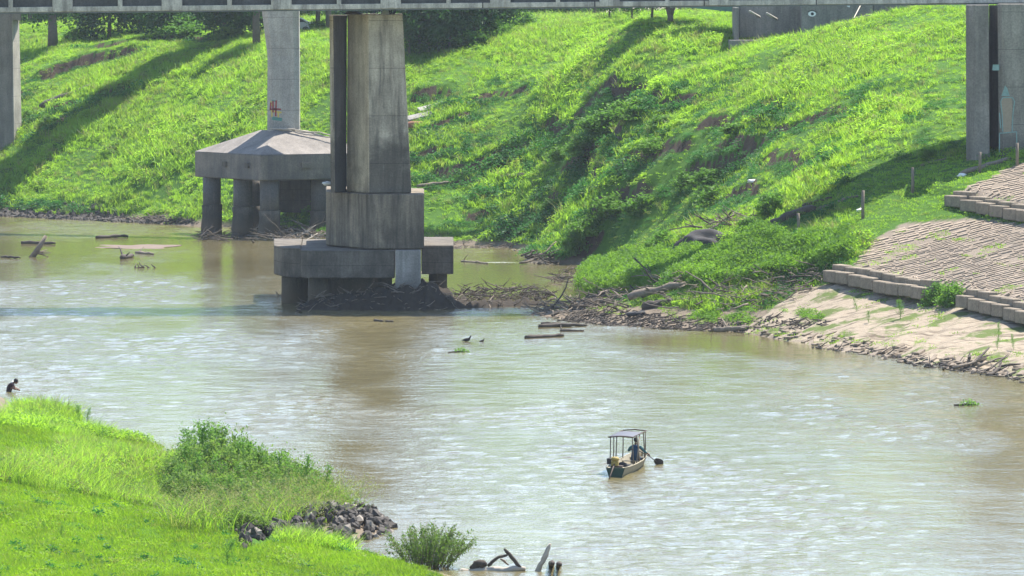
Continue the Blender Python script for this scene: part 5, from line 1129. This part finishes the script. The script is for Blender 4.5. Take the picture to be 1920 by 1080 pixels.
# ---- grass prototypes and scattering (one object per cover, instanced tufts)
def blade_tuft(name, n, h, spread, wd, lean, material, seed, seg=3):
    r_ = np.random.default_rng(seed); V_ = []; Fq = []
    for k in range(n):
        a = r_.uniform(0, 6.3); d = np.array([math.cos(a), math.sin(a), 0]); o_ = r_.normal(size=3)*spread*.5; o_[2] = -.05; hh = h*r_.uniform(.55, 1.15); ln = lean*r_.uniform(.3, 1.4)
        b2 = r_.uniform(0, 3.14); s_ = np.array([math.cos(b2), math.sin(b2), 0])*wd
        base = len(V_)
        for i in range(seg+1):
            t_ = i/seg; c = o_+np.array([0, 0, hh*(t_-.28*ln*t_*t_)])+d*hh*ln*t_*t_; wv = s_*(1-t_**2*.9); V_ += [c-wv, c+wv]
        for i in range(seg): Fq.append([base+2*i, base+2*i+1, base+2*i+3, base+2*i+2])
    return bpy.data.objects.new(name, npmesh(name, np.array(V_), np.array(Fq), material))
def leafy_clump(name, n, h, spread, ls, material, seed):
    r_ = np.random.default_rng(seed); c = r_.normal(size=(n, 3))*np.array([spread, spread, 0])*.5; c[:, 2] = r_.uniform(0, 1, n)**.7*h*(1.1-np.minimum(1, np.hypot(c[:, 0], c[:, 1])/spread*.7)); V_, Fq = leaf_quads(c, ls, r_, .45)
    return bpy.data.objects.new(name, npmesh(name, V_, Fq, material))
def proto_col(name, objs):
    col = bpy.data.collections.new(name)
    for o in objs: col.objects.link(o)
    return col
def scatter(name, label, P, col, idx, scl, tint, rotz=None, tilt=.15):
    n = len(P); me = bpy.data.meshes.new(name+'_points'); me.vertices.add(n); me.vertices.foreach_set('co', np.asarray(P, np.float32).ravel())
    rot = np.stack([rng.normal(0, tilt, n), rng.normal(0, tilt, n), rng.uniform(0, 6.283, n)], 1)
    a = me.attributes.new('rot', 'FLOAT_VECTOR', 'POINT'); a.data.foreach_set('vector', rot.astype(np.float32).ravel())
    a = me.attributes.new('scl', 'FLOAT_VECTOR', 'POINT'); a.data.foreach_set('vector', np.asarray(scl, np.float32).ravel())
    fattr(me, 'tint', tint); a = me.attributes.new('idx', 'INT', 'POINT'); a.data.foreach_set('value', np.asarray(idx, np.int32))
    o = link(name, me); tag(o, label, kind='stuff')
    ng = bpy.data.node_groups.new(name, 'GeometryNodeTree'); ng.interface.new_socket('Geometry', in_out='INPUT', socket_type='NodeSocketGeometry'); ng.interface.new_socket('Geometry', in_out='OUTPUT', socket_type='NodeSocketGeometry')
    gi = ng.nodes.new('NodeGroupInput'); go = ng.nodes.new('NodeGroupOutput'); iop = ng.nodes.new('GeometryNodeInstanceOnPoints'); ci = ng.nodes.new('GeometryNodeCollectionInfo')
    ci.inputs['Collection'].default_value = col; ci.inputs['Separate Children'].default_value = True; ci.inputs['Reset Children'].default_value = True
    def na(nm, dt):
        q = ng.nodes.new('GeometryNodeInputNamedAttribute'); q.data_type = dt; q.inputs[0].default_value = nm; return [s_ for s_ in q.outputs if s_.enabled][0]
    ng.links.new(gi.outputs[0], iop.inputs['Points']); ng.links.new(ci.outputs[0], iop.inputs['Instance']); iop.inputs['Pick Instance'].default_value = True
    ng.links.new(na('idx', 'INT'), iop.inputs['Instance Index']); ng.links.new(na('scl', 'FLOAT_VECTOR'), iop.inputs['Scale'])
    e2r = ng.nodes.new('FunctionNodeEulerToRotation'); ng.links.new(na('rot', 'FLOAT_VECTOR'), e2r.inputs[0]); ng.links.new(e2r.outputs[0], iop.inputs['Rotation'])
    ng.links.new(iop.outputs[0], go.inputs[0]); md = o.modifiers.new('scatter', 'NODES'); md.node_group = ng; return o
gyy, gxx = np.gradient(ZZ, GY, GX); SLOPE = np.hypot(gxx, gyy)
def proj(x, y, z):
    zc = y*cp_-(z-H)*sp_*1.0; return 960+F*x/zc, 540-F*(y*sp_+(z-H)*cp_)/zc
# --- far bank
n = 150000; x = rng.uniform(-56, 36, n); y = rng.uniform(296, 640, n)
far = (y-(317-2.07*x)) > 2; z = interp(ZZ, x, y); px, py = proj(x, y, z)
sl = interp(SLOPE, x, y); nz = fbm(x/5, y/9, 140, 3); n2_ = fbm(x/1.6, y/2.4, 144, 3)
sm_ = interp(m_scarp, x, y); den = np.where(sm_ > .5, .22, 1.0)
mp_, ma_, mm_, mz_ = (interp(M_, x, y) for M_ in (m_pave, m_apron, m_mud, m_plaza))
pg = fbm(x/2.2, y/2.2, 33, 3); den *= np.where(mp_ > .3, np.where(pg > .42, .8, .02), 1)
ag = fbm(x/2.5, y/6, 37, 3); den *= np.where(ma_ > .3, np.where(ag > .24, .6, .01), 1)*np.where(mm_ > .3, np.where(fbm(x/2, y/4, 39, 3) > .18, .8, .02), 1)*np.where(mz_ > .5, 0, 1)
zmin = np.where(px > 1380, .25, .35)+.25*nz
keep = far & (z > zmin) & (px > -90) & (px < 2010) & (rng.random(n) < den) & (py > -10)
far_n = np.clip((y-300)/300, 0, 1)
x, y, z, nz, n2_, sl, px, py, mp_, ma_, mm_ = (a[keep] for a in (x, y, z, nz, n2_, sl, px, py, mp_, ma_, mm_))
print('far tufts', len(x))
idx = np.where(n2_ > .28, 2, np.where(nz > .1, 1, 0)); idx = np.where(rng.random(len(x)) < .12, 3, idx)
trample = (mp_ > .2) | (ma_ > .2) | (mm_ > .2)
idx = np.where(rng.random(len(x)) < .06, 6, idx); dk = ((n2_ < -.22) & (nz < .15) & (py > 150) & (px > 800) & (rng.random(len(x)) < .55)) | ((interp(m_foot, x, y) > .5) & (rng.random(len(x)) < .8)); idx = np.where(dk, 5, idx)
short = trample | ((px > 1600) & (py > 300) & (py < 440)); idx = np.where(short, 4, idx)
base = .70+.85*np.clip(nz+.35*n2_+.1, -.5, .8); base = np.where(py < 130, base*.8, base)
base = np.where(short, .55, base); hmul = rng.uniform(.7, 1.25, len(x))*base
tint = np.clip(.5+.9*fbm(x/7, y/12, 150, 3)+.35*fbm(x/1.2, y/2, 154, 2)-.22*(z < 3)+rng.normal(0, .12, len(x)), 0, 1)
cov = 1+.25*(y-300)/300
pc = proto_col('bank_tufts', [blade_tuft('a_tuft', 26, .42, .5, .022, .55, GRASS, 1), blade_tuft('b_tuft', 22, .62, .45, .026, .8, GRASS, 2), leafy_clump('c_clump', 60, .5, .55, .085, GRASS, 3), blade_tuft('d_tuft', 16, .9, .3, .022, .5, GRASS, 4), blade_tuft('e_tuft', 30, .22, .6, .025, .6, GRASS, 5), leafy_clump('f_bush', 80, .75, .7, .10, SHRUBM, 6), blade_tuft('g_dry', 14, .95, .35, .02, .7, PANICLE, 7)])
scatter('bank_grass', 'tall lush grass covering the far bank', np.stack([x, y, z], 1), pc, idx, np.stack([base*cov+.25, base*cov+.25, hmul*cov], 1), tint)
# --- spit undergrowth: dense low canopy above the driftwood
pl = wpoly([(1085,560),(1110,520),(1200,500),(1330,500),(1480,470),(1590,452),(1600,490),(1560,520),(1420,545),(1300,552),(1180,560)])
n = 14000; xs = [p[0] for p in pl]; ys = [p[1] for p in pl]; x = rng.uniform(min(xs), max(xs), n); y = rng.uniform(min(ys), max(ys), n); k = inpoly(pl, x, y); x, y = x[k], y[k]; z = interp(ZZ, x, y)
z2 = np.maximum(z, 0)+.2+1.0*rng.random(len(x))**.5*(1+.5*fbm(x/2, y/3, 160, 2))
pc2 = proto_col('vine_tufts', [leafy_clump('a_clump', 70, .35, .6, .09, WEED, 11), leafy_clump('b_clump', 60, .5, .5, .07, WEED, 12), blade_tuft('c_tuft', 14, .5, .4, .02, .6, WEED, 13)])
scatter('spit_undergrowth', 'dense bright undergrowth matted over the driftwood spit', np.stack([x, y, z2], 1), pc2, rng.integers(0, 3, len(x)), np.tile(rng.uniform(.7, 1.2, len(x))[:, None], 3), np.clip(.55+.6*fbm(x/3, y/5, 165, 2)+rng.normal(0, .15, len(x)), 0, 1))
pl = wpoly([(1290,600),(1330,575),(1420,570),(1500,582),(1570,590),(1560,606),(1480,602),(1380,606)]); n = 1500; xs = [p[0] for p in pl]; ys = [p[1] for p in pl]; x = rng.uniform(min(xs), max(xs), n); y = rng.uniform(min(ys), max(ys), n); k = inpoly(pl, x, y) & (fbm(x/1.5, y/3, 190, 3) > -.1); x, y = x[k], y[k]; z = interp(ZZ, x, y)
scatter('creeping_plants', 'bright creeping plants spreading over the mud flat', np.stack([x, y, z], 1), pc2, rng.integers(0, 2, len(x)), np.tile(rng.uniform(.4, .8, len(x))[:, None], 3), rng.uniform(.4, 1, len(x)))
# --- near bank
n = 120000; x = rng.uniform(-24, 4, n); y = rng.uniform(168, 300, n); near = (y-(317-2.07*x)) < 0
z = interp(ZZ, x, y); px, py = proj(x, y, z); nz = fbm(x/2.5, y/8, 170, 3); n2_ = fbm(x/.8, y/2, 174, 3)
mg = interp(m_groyne, x, y); u_ = py-np.interp(px, [0, 300, 480, 700, 900], [905, 955, 1010, 1045, 1090])        # >0: short lawn in front
keep = near & (z > np.where(px < 345, .03, .18)) & (px > -60) & (px < 1000) & (py < 1130) & (mg < .3) & (rng.random(n) < np.where(u_ > 0, 1, .62))
x, y, z, px, py, nz, n2_, u_ = (a[keep] for a in (x, y, z, px, py, nz, n2_, u_)); print('near tufts', len(x))
lawn = u_ > 0; idx = np.where(lawn, np.where(n2_ > .3, 1, 0), np.where(n2_ > .12, 3, 2)); idx = np.where(~lawn & (rng.random(len(x)) < .15), 4, idx)
idx = np.where(lawn & (rng.random(len(x)) < .004), 5, idx); idx = np.where(~lawn & (rng.random(len(x)) < .05), 5, idx); up_l = (~lawn) & (py < 870-.0*px) & (px < 330) & (py > 775+.18*px); idx = np.where(up_l & (nz < .25), 0, idx)
bs = np.where(lawn, .85+.7*np.clip(n2_, -.4, .6), .85+.5*np.clip(nz+.2, -.3, .8)); bs = np.where(up_l, .8, bs)
bs = bs*np.where(px < 345, 1.0, np.clip(z/.5+.3, .4, 1)); fr = (px < 345) & (py < 800+.12*px) & ~lawn; bs = np.where(fr, 1.25+.5*nz, bs); idx = np.where(fr & (rng.random(len(x)) < .6), np.where(n2_ > 0, 2, 3), idx)
tint = np.clip(np.where(lawn, .68, .45)+1.0*fbm(x/3, y/9, 180, 3)+.5*fbm(x/.6, y/1.8, 185, 2)+rng.normal(0, .13, len(x)), 0, 1)
PROJ_N = (x, y, z)
pc3 = proto_col('near_tufts', [blade_tuft('a_lawn', 30, .20, .42, .009, .6, LAWN, 21), leafy_clump('b_lawn_weed', 36, .16, .3, .035, LAWN, 22), blade_tuft('c_reed_tuft', 30, .62, .42, .010, .7, GRASS, 23, 4), leafy_clump('d_weed', 90, .5, .42, .045, GRASS, 24), blade_tuft('e_seed', 16, .8, .3, .012, 1.0, PANICLE, 25, 4), leafy_clump('f_broad', 40, .38, .28, .06, SHRUBM, 26)])
scatter('near_grass', 'bright short grass and rank weeds on the near bank', np.stack([x, y, z], 1), pc3, idx, np.stack([bs*1.1, bs*1.1, bs*rng.uniform(.7, 1.3, len(x))], 1), tint)

# --- tall weeds of the near bank: real plants
def herb_mesh(seed, h=1.9, br=16, dens=26, ls=.05, material=HERB, heads=False, droop=0):
    r_ = np.random.default_rng(seed); mb = MB(); L_ = []; stem = [Vector((0, 0, -.1)), Vector((r_.normal(0, .05), r_.normal(0, .05), h*.5)), Vector((r_.normal(0, .12), r_.normal(0, .12), h))]
    mb.tube(stem, [.022, .016, .006], 5)
    for k in range(br):
        t_ = .12+.85*(k+.5)/br; b0 = (stem[0].lerp(stem[1], t_*2) if t_ < .5 else stem[1].lerp(stem[2], t_*2-1)); a = k*2.4+r_.normal(0, .3); Lb = h*.30*(1.15-t_)*r_.uniform(.7, 1.3)+.06
        tip = b0+Vector((math.cos(a)*Lb, math.sin(a)*Lb, Lb*r_.uniform(.5, 1.0)-droop*Lb)); mb.tube([b0, tip], [.008, .003], 4)
        for q in range(dens): u = r_.uniform(.15, 1.05); p = b0.lerp(tip, u)+Vector(r_.normal(0, .05, 3)); L_.append(p)
    for q in range(dens): L_.append(stem[2]+Vector(r_.normal(0, .04, 3))+Vector((0, 0, -r_.uniform(0, h*.3))))
    me_s = mb.build('stem', material, loc=(0, 0, 0)); ms = me_s.data; bpy.data.objects.remove(me_s)
    V_, Fq = leaf_quads(np.array([tuple(p) for p in L_]), ls, r_, .2); return ms, npmesh('foliage', V_, Fq, material)
HB = [herb_mesh(400+i, 1.0, 18, 34, .026) for i in range(5)]
def herb(p, h, label, group=None, wide=1, v=None, name='weed_plant'):
    root = empty(name, tuple(p), label, 'plant', group); v = int(rng.integers(5)) if v is None else v
    for nm, me_ in zip(('stem', 'foliage'), HB[v]):
        o = link(nm, me_, root); o.scale = (h*wide, h*wide, h); o.rotation_euler = (0, 0, 0)
    root.rotation_euler = (0, 0, rng.uniform(0, 6.3)); return root
for i, (px, py, w_, h_) in enumerate(((345, 925, .9, .8), (375, 915, 1.1, 1.1), (410, 920, 1.1, 1.2), (445, 930, 1.1, 1.1), (480, 938, 1.1, 1.0), (515, 945, 1.0, .9), (550, 955, .9, .75), (395, 955, 1.0, .9), (435, 965, 1.1, .9), (475, 970, 1.1, .8), (515, 972, 1.0, .7), (455, 1000, .8, .6), (575, 962, .6, .6), (360, 945, .9, .8), (325, 915, .8, .7), (335, 945, .8, .6), (600, 962, .7, .7), (625, 958, .6, .6), (430, 905, .9, 1.3), (470, 915, .9, 1.2), (540, 930, .9, 1.0), (565, 940, .8, .9), (500, 925, .9, 1.1), (600, 945, .7, .8))):
    w_ *= 1.22; h_ *= 1.22; p = hit(px, py, 165, 262); root = link('thicket_bush', THK[i % 3], None, tuple(p+Vector((0, 0, h_*.5)))); root.scale = (w_, w_, h_); tag(root, 'rounded leafy bush inside the thicket above the rubble spit', 'bush', 'thicket bushes above the rubble')
GH = 'tall leafy weeds on the rubble spit'; lbl = 'tall leafy weed in the thicket at the root of the rubble spit'
for px, pyb, h in ((362, 905, 1.9), (380, 900, 2.1), (398, 905, 1.9), (420, 905, 2.0), (440, 915, 1.7), (462, 920, 1.8), (485, 925, 1.6), (505, 925, 1.3), (528, 935, 1.7), (345, 915, 1.5), (372, 930, 1.5), (405, 935, 1.5), (450, 945, 1.4), (480, 955, 1.3), (510, 950, 1.3), (545, 945, 1.4), (430, 965, 1.3), (395, 960, 1.2), (415, 985, 1.1), (455, 985, 1.1), (335, 935, 1.2), (490, 980, .9), (520, 975, 1.0), (550, 968, 1.0), (322, 915, 1.0)):
    p = hit(px, pyb, 165, 262); herb(p, h*1.12, lbl, GH, 1.0); p2_ = p+Vector((rng.uniform(-.5, .5), rng.uniform(-.5, 1.5), 0)); herb(p2_, h*rng.uniform(.7, 1.0), lbl, GH, 1.0)
for px, pyb, h, lab in ((576, 950, 2.0, 'tallest upright dark weed near the right end of the thicket'), (610, 950, 1.6, 'bright slender weed at the right end of the thicket'), (592, 958, 1.3, 'short weed between the two rightmost tall weeds'), (632, 960, .8, 'low grassy weed above the bare rubble'), (427, 1066, .9, 'single weed standing in the short grass at the bottom'), (212, 1026, .35, 'tiny dark weed in the lawn at lower left centre'), (115, 1010, .42, 'small weed in the lawn at lower left'), (83, 1000, .38, 'small weed left of another in the lower left lawn'), (150, 800, 1.0, 'wispy weed rising over the left shoreline'), (165, 802, .9, 'wispy weed next to the left shoreline one')):
    p = hit(px, pyb, 165, 290); herb(p, h, lab, None, .8)
# seed-headed grass clump draping over the rocks
PM = []
for v in range(3):
    r_ = np.random.default_rng(500+v); V_ = []; Fq = []; VM = []
    o = blade_tuft('p', 70, 1.0, .7, .010, .95, GRASS, 510+v, 5); me1 = o.data
    pts_ = np.array([tuple(v_.co) for v_ in me1.vertices]).reshape(-1, 12, 3); tips = pts_[:, -1]; c = (tips[:, None]+r_.normal(size=(len(tips), 6, 3))*np.array([.05, .05, .035])).reshape(-1, 3); V_, Fq = leaf_quads(c, .022, r_); me1.name = 'blades'; PM.append((me1, npmesh('seed_heads', V_, Fq, m_leaf('seed_heads_%d' % v, (.16, .20, .06), (.30, .28, .11), (.32, .34, .10), .4, instancer=False, nscale=3)))); bpy.data.objects.remove(o)
GP = 'arching seed headed grass clumps'
for i in range(100):
    px, py = ((rng.uniform(345, 560), rng.uniform(915, 1005)) if i < 80 else (rng.uniform(500, 640), rng.uniform(950, 985)))
    if py > 1000 - (px-330)*.02: continue
    p = hit(px, py, 165, 250); root = empty('seeding_grass', tuple(p), 'arching grass clump with pinkish seed heads in the thicket above the rubble', 'grass clump', GP); s_ = rng.uniform(1.0, 1.7)
    for nm, me_ in zip(('blades', 'seed_heads'), PM[i % 3]): o = link(nm, me_, root); o.scale = (s_, s_, s_)
    root.rotation_euler = (0, 0, rng.uniform(0, 6.3))
# willow-like bush at the bottom
p = hit(800, 1066, 165, 240); root = empty('willow_bush', tuple(p), 'spreading fine leaved bush at the bottom beside the bleached log', 'bush'); r_ = np.random.default_rng(9); mb = MB(); LV = []
for k in range(150):
    a = r_.uniform(0, 6.3); rr_ = r_.uniform(0, .95)**.7; b0 = Vector((math.cos(a)*rr_*.75, math.sin(a)*rr_*.8, -.1)); hh = (1.75-.5*rr_)*r_.uniform(.65, 1.1); tip = b0+Vector((math.cos(a)*rr_*1.15+r_.normal(0, .12)+.12, math.sin(a)*rr_*.9, hh)); mid = b0.lerp(tip, .5)+Vector((0, 0, .1))
    mb.tube([p+b0, p+mid, p+tip], [.012, .009, .004], 4)
    for q in range(56):
        u = r_.uniform(.12, 1)**.8; c = (b0.lerp(mid, u*2) if u < .5 else mid.lerp(tip, u*2-1)); LV.append(tuple(c+Vector(r_.normal(0, .045, 3))))
mb.build('stem', WOOD_GREY, root); V_, Fq = leaf_quads(np.array(LV), .045, r_); link('foliage', npmesh('foliage', V_, Fq, WILLOW), root)
# small plants on the apron, floating weed clumps, flowering weeds
for px, pyb, h, w_, lab in ((1688, 598, 1.1, 1.0, 'bushy weed on the bare apron below the kerb wall'), (1602, 577, .6, .7, 'small weed on the apron left of the bushy one'), (1628, 606, .7, .7, 'leggy weed low on the apron centre'), (1872, 640, 1.0, .6, 'thin tall weed on the apron near the right edge'), (1900, 660, .9, .5, 'rightmost thin weed on the apron'), (1870, 655, .6, .9, 'short leafy weed at the foot of the thin tall weed'), (1725, 345, .5, .7, 'small weed on the paving above the upper kerb'), (1606, 585, .5, .6, 'second small weed on the apron left')):
    herb(hit(px, pyb), h, lab, None, w_)
for px, pyb, h, lab in ((1815, 760, .38, 'floating clump of green weed right of centre in the open river'), (863, 661, .32, 'small green weed clump floating left of centre')):
    p = water_hit(px, pyb); root = empty('floating_weed', (p.x, p.y, -.02), lab, 'water weed'); m_ = MB()
    m_.tube([p+Vector((-.7, 0, 0)), p+Vector((0, .1, .05)), p+Vector((.5, 0, .02))], [.05, .07, .04], 6); m_.build('stem', WOOD_DARK, root)
    r_ = np.random.default_rng(px); c = r_.normal(size=(160, 3))*np.array([.28, .2, .0]); c[:, 0] += .1; c[:, 2] = r_.uniform(0, h, 160)*np.exp(-(c[:, 0]/.5)**2); V_, Fq = leaf_quads(c, .06, r_, .1); link('foliage', npmesh('foliage', V_, Fq, HERB), root)
# water birds
for px, py, s_, lab in ((876, 640, .26, 'dark bird perched low on the water left of the floating logs'), (904, 641, .15, 'small dark bird on the water right of another bird')):
    p = water_hit(px, py); root = empty('bird', tuple(p), lab, 'bird'); m_ = MB(); q0 = p+Vector((0, 0, s_*.35))
    m_.tube([q0+Vector((-1.3*s_, 0, -.15*s_)), q0+Vector((-.8*s_, 0, -.05*s_)), q0+Vector((-.2*s_, 0, .0)), q0+Vector((.4*s_, 0, .15*s_)), q0+Vector((.65*s_, 0, .55*s_)), q0+Vector((.75*s_, 0, .85*s_)), q0+Vector((.92*s_, 0, .86*s_))], [.03*s_, .2*s_, .42*s_, .36*s_, .16*s_, .17*s_, .1*s_], 8)
    m_.build('body', BLACK, root); m_ = MB(); m_.tube([q0+Vector((.9*s_, 0, .86*s_)), q0+Vector((1.2*s_, 0, .82*s_))], [.06*s_, .015*s_], 5); m_.build('beak', RUST, root)
# ------------------------------------------------------------------ haze
hb = MB(); hb.box((0, 4500, 13.3), (16000, 14000, 33.4)); hz = hb.build('haze', mat('haze_placeholder')[0])
hm, hnt, hout = mat('haze_air'); pv_ = N(hnt, 'VolumePrincipled'); pv_.inputs['Color'].default_value = (.80, .90, 1, 1); pv_.inputs['Density'].default_value = .00007; pv_.inputs['Anisotropy'].default_value = .3
L(hnt, pv_.outputs[0], hout.inputs['Volume']); hz.data.materials.clear(); hz.data.materials.append(hm); hz['kind'] = 'stuff'; hz['label'] = 'thin pale air haze over the river'
